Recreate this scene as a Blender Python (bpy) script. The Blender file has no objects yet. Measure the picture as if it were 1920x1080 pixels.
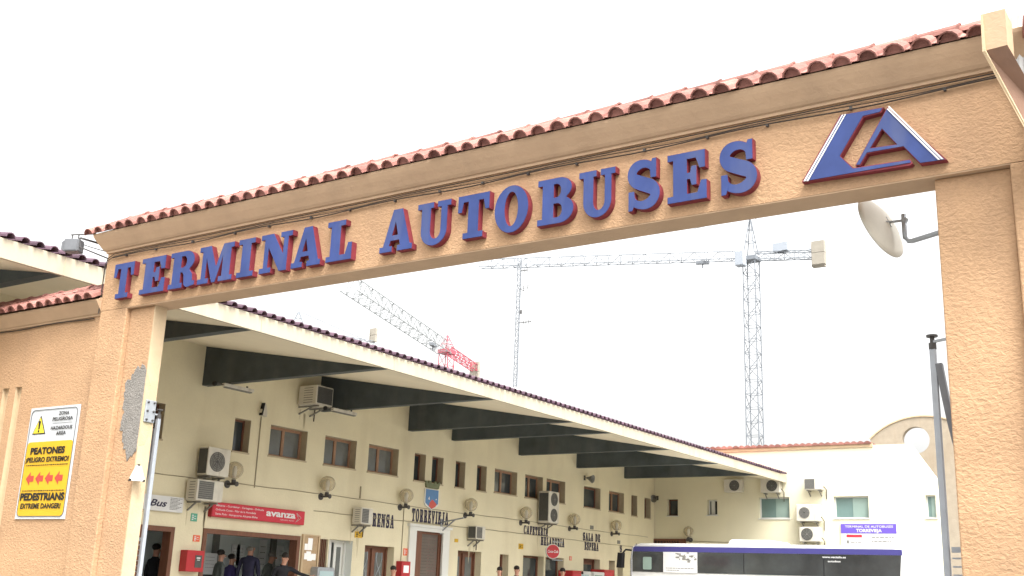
import bpy, bmesh, math, random
from mathutils import Vector, Matrix
random.seed(7)
R = math.radians
S = bpy.context.scene
COL = S.collection

# ------------------------------------------------------------------ camera
F = 2042.6                                   # focal length for a 1920 px wide frame
CAM = Vector((0.0, 0.0, 1.5))
def cam_axes(yaw, pit, rol):
    f = Vector((-math.sin(yaw)*math.cos(pit), math.cos(yaw)*math.cos(pit), math.sin(pit)))
    r = Vector((math.cos(yaw), math.sin(yaw), 0)); u = r.cross(f)
    c, s = math.cos(rol), math.sin(rol)
    return c*r+s*u, -s*r+c*u, f
RX, UX, FX = cam_axes(R(33.663), R(15.3976), R(2.1849))
cd = bpy.data.cameras.new('camera'); cam = bpy.data.objects.new('camera', cd); COL.objects.link(cam)
m3 = Matrix((RX, UX, -FX)).transposed()
cam.matrix_world = Matrix.Translation(CAM) @ m3.to_4x4()
cd.sensor_width = 36; cd.lens = F/1920*36; cd.clip_end = 3000; cd.clip_start = 0.1
S.camera = cam

# ------------------------------------------------------------------ sky, sun, exposure
SUN_EL, SUN_AZ = 58, 120                     # azimuth: degrees clockwise from +Y
w = bpy.data.worlds.new('World'); S.world = w; w.use_nodes = True
nt = w.node_tree; bg = nt.nodes['Background']
sky = nt.nodes.new('ShaderNodeTexSky'); sky.sky_type = 'NISHITA'; sky.sun_disc = False
sky.sun_elevation = R(SUN_EL); sky.sun_rotation = R(SUN_AZ)
sky.air_density = 2.0; sky.dust_density = 8.0; sky.ozone_density = 1.0
hs = nt.nodes.new('ShaderNodeHueSaturation'); hs.inputs['Saturation'].default_value = 0.06
nt.links.new(sky.outputs[0], hs.inputs['Color'])
nt.links.new(hs.outputs[0], bg.inputs[0]); bg.inputs[1].default_value = 0.15
sl = bpy.data.lights.new('sun', 'SUN'); sl.energy = 0.6; sl.angle = R(20); sl.color = (1, 0.95, 0.88)
so = bpy.data.objects.new('sun', sl); COL.objects.link(so)
az, el = R(SUN_AZ), R(SUN_EL)
sd = Vector((math.sin(az)*math.cos(el), math.cos(az)*math.cos(el), math.sin(el)))
so.rotation_euler = sd.to_track_quat('Z', 'Y').to_euler(); so.location = (10, -10, 30)
S.view_settings.view_transform = 'Standard'; S.view_settings.look = 'None'
S.view_settings.gamma = 1.0; S.view_settings.exposure = 1.8
S.cycles.max_bounces = 8

# ------------------------------------------------------------------ finding points on real planes
def at(axis, val, x, y):
    d = FX + RX*((x-960)/F) - UX*((y-540)/F)
    i = 'xyz'.index(axis); t = (val-CAM[i])/d[i]
    return CAM + d*t
GY = 8.414        # gate face
WX = -18.6        # terminal wall
WY = 38.3         # wing wall at the far end
def gp(x, y, p=0.0):  return at('y', GY-p, x, y)
def bp(x, y, p=0.0):  return at('x', WX+p, x, y)
def fp(x, y, p=0.0):  return at('y', WY-p, x, y)

# ------------------------------------------------------------------ materials
def mat(name, col, rough=0.7, var=0.0, vscale=3.0, bump=0.0, bscale=30.0, stretch=(1,1,1), metal=0.0,
        island=0.0, spec=0.3, dist=0.02, stain=None, fine=0.0):
    m = bpy.data.materials.new(name); m.use_nodes = True
    n = m.node_tree.nodes; l = m.node_tree.links; b = n['Principled BSDF']
    b.inputs['Roughness'].default_value = rough; b.inputs['Metallic'].default_value = metal
    b.inputs['Specular IOR Level'].default_value = spec
    base = n.new('ShaderNodeRGB'); base.outputs[0].default_value = (*col, 1); out = base.outputs[0]
    tc = n.new('ShaderNodeTexCoord'); mp = n.new('ShaderNodeMapping'); mp.inputs['Scale'].default_value = stretch
    l.new(tc.outputs['Object'], mp.inputs['Vector'])
    def modulate(out, fac, lo, hi):
        mr = n.new('ShaderNodeMapRange'); mr.inputs['From Min'].default_value = 0.25; mr.inputs['From Max'].default_value = 0.75
        mr.inputs['To Min'].default_value = lo; mr.inputs['To Max'].default_value = hi
        l.new(fac, mr.inputs['Value'])
        mx = n.new('ShaderNodeMix'); mx.data_type = 'RGBA'; mx.blend_type = 'MULTIPLY'; mx.inputs[0].default_value = 1
        l.new(out, mx.inputs[6]); l.new(mr.outputs[0], mx.inputs[7]); return mx.outputs[2]
    if var:
        t = n.new('ShaderNodeTexNoise'); t.inputs['Scale'].default_value = vscale; t.inputs['Detail'].default_value = 5
        t.inputs['Roughness'].default_value = 0.6
        l.new(mp.outputs[0], t.inputs['Vector']); out = modulate(out, t.outputs[0], 1-var, 1+var*0.5)
    if fine:
        t = n.new('ShaderNodeTexNoise'); t.inputs['Scale'].default_value = bscale*1.3; t.inputs['Detail'].default_value = 3
        l.new(mp.outputs[0], t.inputs['Vector']); out = modulate(out, t.outputs[0], 1-fine, 1+fine)
    if island:
        g = n.new('ShaderNodeNewGeometry'); mr = n.new('ShaderNodeMapRange')
        mr.inputs['To Min'].default_value = 1-island; mr.inputs['To Max'].default_value = 1+island
        l.new(g.outputs['Random Per Island'], mr.inputs['Value'])
        mx = n.new('ShaderNodeMix'); mx.data_type = 'RGBA'; mx.blend_type = 'MULTIPLY'; mx.inputs[0].default_value = 1
        l.new(out, mx.inputs[6]); l.new(mr.outputs[0], mx.inputs[7]); out = mx.outputs[2]
    if stain:                                # vertical rain streaks: (colour, amount, scale)
        sc, amt, ss = stain
        t = n.new('ShaderNodeTexNoise'); t.inputs['Scale'].default_value = ss; t.inputs['Detail'].default_value = 6
        m2 = n.new('ShaderNodeMapping'); m2.inputs['Scale'].default_value = (1, 1, 0.18)
        l.new(tc.outputs['Object'], m2.inputs['Vector']); l.new(m2.outputs[0], t.inputs['Vector'])
        mr = n.new('ShaderNodeMapRange'); mr.inputs['From Min'].default_value = 0.52; mr.inputs['From Max'].default_value = 0.8
        mr.inputs['To Min'].default_value = 0; mr.inputs['To Max'].default_value = amt
        l.new(t.outputs[0], mr.inputs['Value'])
        mx = n.new('ShaderNodeMix'); mx.data_type = 'RGBA'; l.new(mr.outputs[0], mx.inputs[0])
        l.new(out, mx.inputs[6]); mx.inputs[7].default_value = (*sc, 1); out = mx.outputs[2]
    l.new(out, b.inputs['Base Color'])
    if bump:
        t = n.new('ShaderNodeTexNoise'); t.inputs['Scale'].default_value = bscale; t.inputs['Detail'].default_value = 4
        t.inputs['Roughness'].default_value = 0.55; t.inputs['Distortion'].default_value = 0.6
        l.new(mp.outputs[0], t.inputs['Vector'])
        bn = n.new('ShaderNodeBump'); bn.inputs['Strength'].default_value = bump; bn.inputs['Distance'].default_value = dist
        l.new(t.outputs[0], bn.inputs['Height']); l.new(bn.outputs[0], b.inputs['Normal'])
    m['_out'] = ''
    return m

M = {}
M['stucco'] = mat('rough orange render', (0.46, 0.29, 0.168), 0.9, 0.17, 1.1, 0.48, 25, (1, 1, 1.5), dist=0.03, fine=0.10, spec=0.15,
                  stain=((0.31, 0.20, 0.13), 0.5, 2.0))
M['smooth'] = mat('smooth ochre render', (0.47, 0.325, 0.21), 0.85, 0.12, 2.0, 0.25, 14, spec=0.2, stain=((0.33, 0.23, 0.155), 0.4, 3.0))
M['creamedge'] = mat('cream painted edge', (0.54, 0.41, 0.26), 0.8, 0.12, 4.0, 0.2, 30)
M['tile'] = mat('terracotta roof tile', (0.31, 0.145, 0.12), 0.85, 0.35, 7.0, 0.35, 60, island=0.3, spec=0.2)
M['tiledark'] = mat('shade-darkened eave tile', (0.10, 0.06, 0.08), 0.8, 0.2, 9.0, 0.2, 60, island=0.25)  # terracotta with eave shade and a purple lens fringe put into its colour
M['wall'] = mat('cream wall paint', (0.70, 0.635, 0.45), 0.85, 0.10, 0.7, 0.18, 18, stain=((0.48, 0.40, 0.26), 0.45, 1.2), fine=0.02)
M['wing'] = mat('pale cream wall paint', (0.72, 0.675, 0.50), 0.85, 0.05, 0.8, 0.15, 18, stain=((0.6, 0.55, 0.42), 0.25, 1.3))
M['soffit'] = mat('cream soffit paint', (0.72, 0.65, 0.50), 0.85, 0.06, 1.0, 0.1, 20)
M['fascia'] = mat('white fascia paint', (0.44, 0.39, 0.295), 0.7, 0.06, 2.0, stain=((0.27, 0.23, 0.17), 0.5, 3.0))
M['beam'] = mat('dark slate beam paint', (0.07, 0.085, 0.09), 0.65, 0.35, 1.5, 0.15, 25, stain=((0.12, 0.125, 0.12), 0.5, 2.0))
M['wood'] = mat('brown timber frame', (0.17, 0.075, 0.045), 0.55, 0.25, 20, stretch=(1, 1, 0.15))
M['woodlight'] = mat('tan timber frame', (0.34, 0.195, 0.12), 0.55, 0.2, 20)
M['glass'] = mat('dark window glass', (0.045, 0.055, 0.06), 0.08, 0.3, 1.5, spec=0.6)
M['greyglass'] = mat('grey curtained glass', (0.15, 0.158, 0.148), 0.15, 0.25, 3, spec=0.6)
M['greenglass'] = mat('greenish tinted glass', (0.27, 0.36, 0.32), 0.12, 0.12, 1.2, spec=0.6)
M['greenglass2'] = mat('darker green tinted glass', (0.16, 0.24, 0.225), 0.12, 0.12, 1.2, spec=0.6)
M['brownshade'] = mat('shaded brown coping', (0.25, 0.15, 0.105), 0.8, 0.12, 4, 0.2, 20)  # brown deepened to carry the shade of the down-tilted lower face
M['alu'] = mat('white window frame', (0.66, 0.66, 0.62), 0.4, 0.05)
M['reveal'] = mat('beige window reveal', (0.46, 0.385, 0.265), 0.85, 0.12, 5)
M['blue'] = mat('faded blue letter face', (0.034, 0.057, 0.185), 0.55, 0.22, 4, stain=((0.09, 0.105, 0.185), 0.6, 5))
M['red'] = mat('red letter side', (0.20, 0.030, 0.043), 0.55, 0.25, 8)
M['white'] = mat('white paint', (0.64, 0.64, 0.63), 0.5, 0.05, 5)
M['metal'] = mat('galvanised steel', (0.36, 0.38, 0.40), 0.45, 0.15, 12, metal=0.4)
M['greymetal'] = mat('grey painted steel', (0.34, 0.365, 0.395), 0.45, 0.12, 8)
M['dullmetal'] = mat('dull grey steel', (0.15, 0.155, 0.165), 0.5, 0.15, 8)
M['cranepale'] = mat('pale crane cladding', (0.34, 0.37, 0.41), 0.6)
M['darkmetal'] = mat('dark grey steel', (0.07, 0.065, 0.062), 0.5, 0.2, 8)
M['black'] = mat('black rubber', (0.012, 0.012, 0.013), 0.6)
M['cable'] = mat('brown black cable sheath', (0.05, 0.038, 0.03), 0.7)
M['greycable'] = mat('beige conduit', (0.30, 0.26, 0.18), 0.7)
M['ac'] = mat('aged white casing', (0.60, 0.57, 0.49), 0.5, 0.1, 6, stain=((0.30, 0.24, 0.16), 0.6, 5))
M['acdark'] = mat('dark grille', (0.085, 0.085, 0.08), 0.6, 0.2, 20)
M['acmid'] = mat('grey fan grille', (0.21, 0.205, 0.185), 0.6, 0.2, 20)
M['yellow'] = mat('yellow sign face', (0.60, 0.36, 0.025), 0.45, 0.06, 6)
M['yellowlight'] = mat('bright yellow warning face', (0.70, 0.56, 0.05), 0.45)
M['silver'] = mat('silver sign face', (0.52, 0.54, 0.56), 0.4, 0.06, 6)
M['signblack'] = mat('black lettering', (0.02, 0.018, 0.018), 0.5)
M['signred'] = mat('red sign face', (0.52, 0.035, 0.055), 0.4, 0.06, 4)
M['arrow'] = mat('dull red arrow', (0.42, 0.06, 0.045), 0.5)
M['navy'] = mat('navy lettering', (0.035, 0.03, 0.06), 0.5)
M['purple'] = mat('purple sign face', (0.14, 0.09, 0.46), 0.4, 0.05)
M['concrete'] = mat('pale concrete', (0.55, 0.53, 0.47), 0.9, 0.12, 3, 0.2, 30)
M['patch'] = mat('grey cement repair', (0.23, 0.215, 0.195), 0.95, 0.15, 6, 0.9, 40, dist=0.02, fine=0.15)
M['revealpatch'] = mat('dull cream repair', (0.44, 0.385, 0.24), 0.9, 0.15, 6, 0.3, 40)
M['drip'] = mat('damp streak', (0.53, 0.46, 0.31), 0.9, 0.1, 8)
M['brick'] = mat('weathered pale masonry', (0.37, 0.31, 0.235), 0.9, 0.15, 3, 0.3, 20, stain=((0.28, 0.21, 0.14), 0.7, 1.6))
M['dish'] = mat('beige dish paint', (0.56, 0.52, 0.44), 0.45, 0.1, 6, stain=((0.4, 0.34, 0.25), 0.4, 6))
M['cranegrey'] = mat('grey crane steel', (0.19, 0.205, 0.225), 0.6)
M['cranered'] = mat('red crane steel', (0.42, 0.085, 0.11), 0.6)
M['cranewhite'] = mat('white crane steel', (0.20, 0.21, 0.21), 0.6)
M['weight'] = mat('crane ballast concrete', (0.33, 0.30, 0.25), 0.9, 0.1, 2)
M['asphalt'] = mat('asphalt', (0.17, 0.165, 0.155), 0.9, 0.2, 0.6, 0.3, 60)
M['paving'] = mat('platform paving', (0.45, 0.42, 0.36), 0.8, 0.15, 1.5, 0.2, 40)
M['inner'] = mat('grey interior wall', (0.74, 0.78, 0.76), 0.8, 0.06, 1)
M['paper'] = mat('posted paper', (0.93, 0.93, 0.92), 0.6, 0.05, 8)
M['cork'] = mat('cork board', (0.46, 0.33, 0.20), 0.9, 0.15, 14)
M['busblue'] = mat('bus purple band', (0.06, 0.055, 0.20), 0.3, 0.06, 2)
M['busglass'] = mat('bus tinted glass', (0.05, 0.055, 0.056), 0.06, 0.6, 0.9, spec=0.7)  # broad noise patches stand in for reflections on the glass
M['chrome'] = mat('polished trim', (0.6, 0.6, 0.62), 0.2, metal=0.9)
M['hydrant'] = mat('red cabinet enamel', (0.42, 0.03, 0.035), 0.4, 0.08, 5)
M['green'] = mat('green safety sign', (0.10, 0.35, 0.24), 0.5)
M['orange'] = mat('red orange safety sign', (0.72, 0.14, 0.06), 0.5)
M['crestblue'] = mat('crest blue', (0.10, 0.22, 0.42), 0.5, 0.1, 8)
M['crestgreen'] = mat('crest bronze green', (0.16, 0.18, 0.10), 0.6, 0.2, 12)
M['crestred'] = mat('crest red', (0.55, 0.10, 0.08), 0.5)
M['skin'] = mat('skin', (0.50, 0.27, 0.19), 0.55)
M['clothblack'] = mat('black jacket cloth', (0.018, 0.018, 0.022), 0.9, 0.2, 10)
M['clothpurple'] = mat('purple blue coat cloth', (0.06, 0.045, 0.16), 0.9, 0.2, 10)
M['clothnavy'] = mat('dark navy jacket cloth', (0.03, 0.028, 0.055), 0.9, 0.2, 10)
M['clothgrey'] = mat('grey green jacket cloth', (0.10, 0.11, 0.10), 0.9, 0.2, 10)
M['trousers'] = mat('dark trousers cloth', (0.03, 0.032, 0.045), 0.9, 0.2, 10)
M['hairgrey'] = mat('grey hair', (0.22, 0.20, 0.18), 0.8)
M['hairdark'] = mat('dark hair', (0.022, 0.017, 0.014), 0.7)
M['teal'] = mat('pale teal screen', (0.40, 0.52, 0.53), 0.3)
M['shutter'] = mat('brown roller shutter', (0.13, 0.105, 0.085), 0.6, 0.15, 3)
def globe_mat():
    m = bpy.data.materials.new('smoked acrylic globe'); m.use_nodes = True
    n = m.node_tree.nodes; l = m.node_tree.links; b = n['Principled BSDF']
    b.inputs['Base Color'].default_value = (0.56, 0.51, 0.40, 1); b.inputs['Roughness'].default_value = 0.12
    t = n.new('ShaderNodeBsdfTransparent'); t.inputs[0].default_value = (0.90, 0.87, 0.80, 1)
    lw = n.new('ShaderNodeLayerWeight'); lw.inputs[0].default_value = 0.35
    mr = n.new('ShaderNodeMapRange'); mr.inputs['To Min'].default_value = 0.22; mr.inputs['To Max'].default_value = 0.75
    l.new(lw.outputs['Facing'], mr.inputs['Value'])
    x = n.new('ShaderNodeMixShader'); l.new(mr.outputs[0], x.inputs[0]); l.new(t.outputs[0], x.inputs[1]); l.new(b.outputs[0], x.inputs[2])
    l.new(x.outputs[0], n['Material Output'].inputs[0]); return m
M['globe'] = globe_mat()

# ------------------------------------------------------------------ mesh helpers
class MB:
    def __init__(s): s.v = []; s.f = []
    def add(s, vs, fs):
        o = len(s.v); s.v += [Vector(p) for p in vs]; s.f += [tuple(i+o for i in q) for q in fs]; return s
    def box(s, x0, x1, y0, y1, z0, z1, rot=None):
        vs = [(x, y, z) for z in (z0, z1) for x, y in ((x0, y0), (x1, y0), (x1, y1), (x0, y1))]
        if rot:
            c = Vector(((x0+x1)/2, (y0+y1)/2, (z0+z1)/2)); vs = [c + rot @ (Vector(p)-c) for p in vs]
        return s.add(vs, [(3,2,1,0),(4,5,6,7),(0,1,5,4),(1,2,6,5),(2,3,7,6),(3,0,4,7)])
    def bar(s, p, q, wd, ht=None):
        p, q = Vector(p), Vector(q); ht = ht or wd; d = (q-p)
        if d.length < 1e-6: return s
        d.normalize(); up = Vector((0,0,1)) if abs(d.z) < 0.95 else Vector((0,1,0))
        a = d.cross(up).normalized()*wd/2; b = d.cross(a).normalized()*ht/2
        vs = [e+c for e in (p, q) for c in (a+b, -a+b, -a-b, a-b)]
        return s.add(vs, [(0,1,2,3),(7,6,5,4),(0,4,5,1),(1,5,6,2),(2,6,7,3),(3,7,4,0)])
    def tube(s, pts, r, n=8, r2=None):
        pts = [Vector(p) for p in pts]; rings = []
        for i, p in enumerate(pts):
            d = (pts[min(i+1, len(pts)-1)]-pts[max(i-1, 0)]).normalized()
            up = Vector((0,0,1)) if abs(d.z) < 0.9 else Vector((0,1,0))
            a = d.cross(up).normalized(); b = d.cross(a).normalized()
            k = r if r2 is None else r+(r2-r)*i/(len(pts)-1)
            rings.append([p+a*k*math.cos(2*math.pi*j/n)+b*k*math.sin(2*math.pi*j/n) for j in range(n)])
        vs = [q for g in rings for q in g]; fs = []
        for i in range(len(pts)-1):
            for j in range(n):
                k = (j+1) % n; fs.append((i*n+j, i*n+k, (i+1)*n+k, (i+1)*n+j))
        fs.append(tuple(range(n-1, -1, -1))); fs.append(tuple((len(pts)-1)*n+j for j in range(n)))
        return s.add(vs, fs)
    def lathe(s, prof, c=(0,0,0), axis=Vector((0,0,1)), n=20):
        axis = Vector(axis).normalized(); up = Vector((0,0,1)) if abs(axis.z) < 0.9 else Vector((1,0,0))
        a = axis.cross(up).normalized(); b = axis.cross(a); c = Vector(c)
        vs = [c+axis*h+(a*math.cos(2*math.pi*j/n)+b*math.sin(2*math.pi*j/n))*r for r, h in prof for j in range(n)]; fs = []
        for i in range(len(prof)-1):
            for j in range(n):
                k = (j+1) % n; fs.append((i*n+j, (i+1)*n+j, (i+1)*n+k, i*n+k))
        fs.append(tuple(range(n))); fs.append(tuple((len(prof)-1)*n+j for j in range(n-1, -1, -1)))
        return s.add(vs, fs)
    def ball(s, c, rx, ry=None, rz=None, n=20, m=12):
        ry = ry or rx; rz = rz or rx; c = Vector(c); vs = []; fs = []
        for i in range(1, m):
            t = math.pi*i/m
            for j in range(n):
                p = 2*math.pi*j/n; vs.append(c+Vector((rx*math.sin(t)*math.cos(p), ry*math.sin(t)*math.sin(p), rz*math.cos(t))))
        for i in range(m-2):
            for j in range(n):
                k = (j+1) % n; fs.append((i*n+j, (i+1)*n+j, (i+1)*n+k, i*n+k))
        t0 = len(vs); vs += [c+Vector((0,0,rz)), c-Vector((0,0,rz))]
        for j in range(n):
            k = (j+1) % n; fs.append((t0, j, k)); fs.append((t0+1, (m-2)*n+k, (m-2)*n+j))
        return s.add(vs, fs)
    def prism(s, poly, y0, y1):
        """outline in (x, z), extruded from y0 to y1"""
        n = len(poly); vs = [(x, y0, z) for x, z in poly]+[(x, y1, z) for x, z in poly]
        fs = [tuple(range(n)), tuple(range(2*n-1, n-1, -1))]+[(i, n+i, n+(i+1) % n, (i+1) % n) for i in range(n)]
        return s.add(vs, fs)
    def prismx(s, poly, x0, x1):
        """outline in (y, z), extruded from x0 to x1"""
        n = len(poly); vs = [(x0, y, z) for y, z in poly]+[(x1, y, z) for y, z in poly]
        fs = [tuple(range(n)), tuple(range(2*n-1, n-1, -1))]+[(i, n+i, n+(i+1) % n, (i+1) % n) for i in range(n)]
        return s.add(vs, fs)
    def build(s, name, m, parent=None, smooth=False, bevel=0.0, normals=True):
        off = Vector((0,0,0))
        if parent is not None and parent.get('_world'):
            p = parent
            while p is not None: off += p.location; p = p.parent
        me = bpy.data.meshes.new(name); me.from_pydata([tuple(p-off) for p in s.v], [], s.f); me.update()
        if normals:
            b = bmesh.new(); b.from_mesh(me); bmesh.ops.recalc_face_normals(b, faces=b.faces); b.to_mesh(me); b.free()
        me.materials.append(M[m] if isinstance(m, str) else m)
        o = bpy.data.objects.new(name, me); COL.objects.link(o)
        if smooth: me.polygons.foreach_set('use_smooth', [True]*len(me.polygons))
        if bevel:
            bv = o.modifiers.new('bevel', 'BEVEL'); bv.width = bevel; bv.segments = 2; bv.limit_method = 'ANGLE'
        if parent is not None:
            o.parent = parent
            if parent.get('_world'): o['_world'] = 1
        return o
def thing(name, label, cat, loc=(0,0,0), rz=0, group=None, world=False):
    o = bpy.data.objects.new(name, None); COL.objects.link(o); o.empty_display_size = 0.2
    o.location = loc; o.rotation_euler = (0, 0, rz); o['label'] = label; o['category'] = cat
    if group: o['group'] = group
    if world: o['_world'] = 1
    return o
def tag(o, label, cat, group=None):
    o['label'] = label; o['category'] = cat
    if group: o['group'] = group
    return o
def struct(o): o['kind'] = 'structure'; return o
def copy_tree(o, parent=None):
    c = o.copy(); COL.objects.link(c); c.parent = parent
    for ch in list(o.children): copy_tree(ch, c)
    return c
def place(proto, loc, rz, label, group, st={}):
    k = proto.name_full
    if k not in st: st[k] = 1; o = proto
    else: o = copy_tree(proto)
    o.location = loc; o.rotation_euler = (0, 0, rz); o['label'] = label; o['group'] = group
    return o
WALLROT = R(90)           # things on the terminal wall face +X

# text and outlines -> mesh, facing -Y, x to the right, z up
def _curve_mesh(cu):
    ob = bpy.data.objects.new('tmp', cu); COL.objects.link(ob)
    me = bpy.data.meshes.new_from_object(ob)
    vs = [v.co.copy() for v in me.vertices]; fs = [tuple(p.vertices) for p in me.polygons]
    bpy.data.objects.remove(ob); bpy.data.meshes.remove(me); bpy.data.curves.remove(cu)
    return vs, fs
def outline(mb, splines, depth, y=0.0):
    """flat outlines with holes in (x, z): front at y, back at y+depth"""
    cu = bpy.data.curves.new('c', 'CURVE'); cu.dimensions = '2D'; cu.fill_mode = 'BOTH'; cu.extrude = depth/2
    for pts in splines:
        sp = cu.splines.new('POLY'); sp.points.add(len(pts)-1); sp.use_cyclic_u = True
        for p, q in zip(sp.points, pts): p.co = (q[0], q[1], 0, 1)
    vs, fs = _curve_mesh(cu)
    mb.add([(v.x, y+depth/2-v.z, v.y) for v in vs], fs); return mb
def text(mb, s, x0, x1, z0, h, depth=0.006, y=0.0, bold=0.0, shear=0.0, maxw=True):
    """letters of the built-in face with cap height h on baseline z0, fitted between x0 and x1"""
    cu = bpy.data.curves.new('t', 'FONT'); cu.body = s; cu.size = 1; cu.extrude = 0.0; cu.offset = bold; cu.shear = shear
    cu.resolution_u = 3; cu.fill_mode = 'FRONT'
    vs, fs = _curve_mesh(cu)
    if not vs: return mb
    a = min(v.x for v in vs); b = max(v.x for v in vs); kx = (x1-x0)/max(b-a, 1e-6); kz = h/0.70
    mb.add([(x0+(v.x-a)*kx, y, z0+v.y*kz) for v in vs], fs); return mb
def lines_of_print(mb, x0, x1, z, h, y, n=None):
    x = x0
    while x < x1-h:
        wd = random.uniform(1.5, 5)*h; mb.box(x, min(x+wd, x1), y-0.001, y, z, z+h); x += wd+h*0.9

# slab-serif capitals, drawn as outlines with cap height 1
def arc(cx, cy, rx, ry, a0, a1, n=14):
    return [(cx+rx*math.cos(R(a0+(a1-a0)*i/n)), cy+ry*math.sin(R(a0+(a1-a0)*i/n))) for i in range(n+1)]
def ribbon(path, hw):
    L, Rr = [], []
    for i, p in enumerate(path):
        a = path[max(i-1, 0)]; b = path[min(i+1, len(path)-1)]; dx, dy = b[0]-a[0], b[1]-a[1]; d = math.hypot(dx, dy)
        h = hw(i/(len(path)-1)); nx, ny = -dy/d*h, dx/d*h
        L.append((p[0]+nx, p[1]+ny)); Rr.append((p[0]-nx, p[1]-ny))
    return L+Rr[::-1]
def glyph(c):
    """-> (width, outlines with holes, extra spurs)"""
    if c == 'T': return .86, [[(0,1),(.86,1),(.86,.62),(.76,.62),(.71,.85),(.57,.85),(.57,.13),(.70,.13),(.70,0),(.16,0),(.16,.13),(.29,.13),(.29,.85),(.15,.85),(.10,.62),(0,.62)]], []
    if c in 'EF':
        top = [(.41,.57),(.41,.86),(.60,.86),(.68,.64),(.79,.64),(.79,1),(0,1),(0,.87),(.12,.87),(.12,.13),(0,.13)]
        mid = [(.41,.44),(.48,.44),(.51,.31),(.61,.31),(.61,.70),(.51,.70),(.48,.57)]
        if c == 'E': return .82, [[(0,0),(.82,0),(.82,.38),(.71,.38),(.63,.14),(.41,.14)]+mid+top], []
        return .79, [[(0,0),(.54,0),(.54,.13),(.41,.13)]+mid+top], []
    if c == 'I': return .52, [[(0,0),(.52,0),(.52,.13),(.40,.13),(.40,.87),(.52,.87),(.52,1),(0,1),(0,.87),(.12,.87),(.12,.13),(0,.13)]], []
    if c == 'L': return .78, [[(0,0),(.78,0),(.78,.42),(.67,.42),(.59,.14),(.41,.14),(.41,.87),(.55,.87),(.55,1),(0,1),(0,.87),(.12,.87),(.12,.13),(0,.13)]], []
    if c == 'A': return .95, [[(0,0),(.36,0),(.36,.13),(.27,.13),(.31,.26),(.57,.26),(.605,.13),(.52,.13),(.52,0),(.95,0),(.95,.13),(.88,.13),(.62,1),(.36,1),(.10,.13),(0,.13)], [(.345,.38),(.53,.38),(.44,.72)]], []
    if c == 'V': return .92, [[(0,1),(.42,1),(.42,.87),(.35,.87),(.52,.35),(.66,.87),(.56,.87),(.56,1),(.92,1),(.92,.87),(.83,.87),(.56,0),(.36,0),(.08,.87),(0,.87)]], []
    if c == 'M': return 1.15, [[(0,0),(.36,0),(.36,.13),(.25,.13),(.25,.70),(.49,0),(.60,0),(.81,.70),(.81,.13),(.71,.13),(.71,0),(1.15,0),(1.15,.13),(1.06,.13),(1.06,.87),(1.15,.87),(1.15,1),(.80,1),(.595,.40),(.37,1),(0,1),(0,.87),(.11,.87),(.11,.13),(0,.13)]], []
    if c == 'N': return .98, [[(0,0),(.36,0),(.36,.13),(.25,.13),(.25,.66),(.64,0),(.86,0),(.86,.87),(.98,.87),(.98,1),(.62,1),(.62,.87),(.73,.87),(.73,.42),(.38,1),(0,1),(0,.87),(.12,.87),(.12,.13),(0,.13)]], []
    if c == 'H': return .98, [[(0,0),(.48,0),(.48,.13),(.39,.13),(.39,.43),(.59,.43),(.59,.13),(.50,.13),(.50,0),(.98,0),(.98,.13),(.87,.13),(.87,.87),(.98,.87),(.98,1),(.50,1),(.50,.87),(.59,.87),(.59,.57),(.39,.57),(.39,.87),(.48,.87),(.48,1),(0,1),(0,.87),(.11,.87),(.11,.13),(0,.13)]], []
    if c == 'U': return .96, [[(0,1),(.46,1),(.46,.87),(.38,.87)]+arc(.535,.32,.155,.19,180,360)+[(.69,.87),(.58,.87),(.58,1),(.96,1),(.96,.87),(.86,.87)]+arc(.49,.32,.37,.34,0,-180)+[(.12,.87),(0,.87)]], []
    if c == 'J': return .80, [[(.28,1),(.80,1),(.80,.87),(.68,.87)]+arc(.36,.30,.32,.32,0,-180)+[(.04,.40),(.22,.40)]+arc(.32,.28,.09,.14,180,360)+[(.41,.87),(.28,.87)]], []
    if c == 'O': return .90, [arc(.45,.5,.45,.53,0,350,34), arc(.45,.5,.185,.39,0,350,30)], []
    if c == 'C': return .88, [arc(.45,.5,.45,.53,62,310,26)+arc(.47,.5,.20,.38,305,65,22)], [[(.72,.60),(.84,.60),(.84,1.0),(.74,.96)], [(.70,.16),(.84,.34),(.84,.20),(.72,.08)]]
    if c == 'D': return .92, [[(0,0)]+arc(.46,.5,.46,.5,-90,90)+[(0,1),(0,.87),(.12,.87),(.12,.13),(0,.13)], [(.40,.13)]+arc(.43,.5,.21,.37,-90,90)+[(.40,.87)]], []
    if c == 'P': return .86, [[(0,0),(.54,0),(.54,.13),(.41,.13),(.41,.40)]+arc(.53,.70,.33,.30,-90,90)+[(0,1),(0,.87),(.12,.87),(.12,.13),(0,.13)], [(.40,.53)]+arc(.47,.70,.12,.17,-90,90,8)+[(.40,.87)]], []
    if c == 'B': return .90, [[(0,0)]+arc(.56,.29,.34,.29,-90,62)+arc(.54,.76,.31,.24,-50,90)+[(0,1),(0,.87),(.12,.87),(.12,.13),(0,.13)], [(.40,.13)]+arc(.50,.285,.12,.155,-90,90,8)+[(.40,.44)], [(.40,.57)]+arc(.48,.72,.11,.15,-90,90,8)+[(.40,.87)]], []
    if c == 'R': return .94, [[(0,0),(.50,0),(.50,.13),(.41,.13),(.41,.42),(.48,.42),(.54,.34),(.56,.12)]+arc(.72,.13,.16,.14,200,300,6)+[(.94,.03),(.94,.15),(.86,.14),(.83,.34),(.72,.47)]+arc(.55,.73,.32,.27,-52,90)+[(0,1),(0,.87),(.12,.87),(.12,.13),(0,.13)], [(.40,.55)]+arc(.49,.71,.12,.16,-90,90,8)+[(.40,.87)]], []
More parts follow.
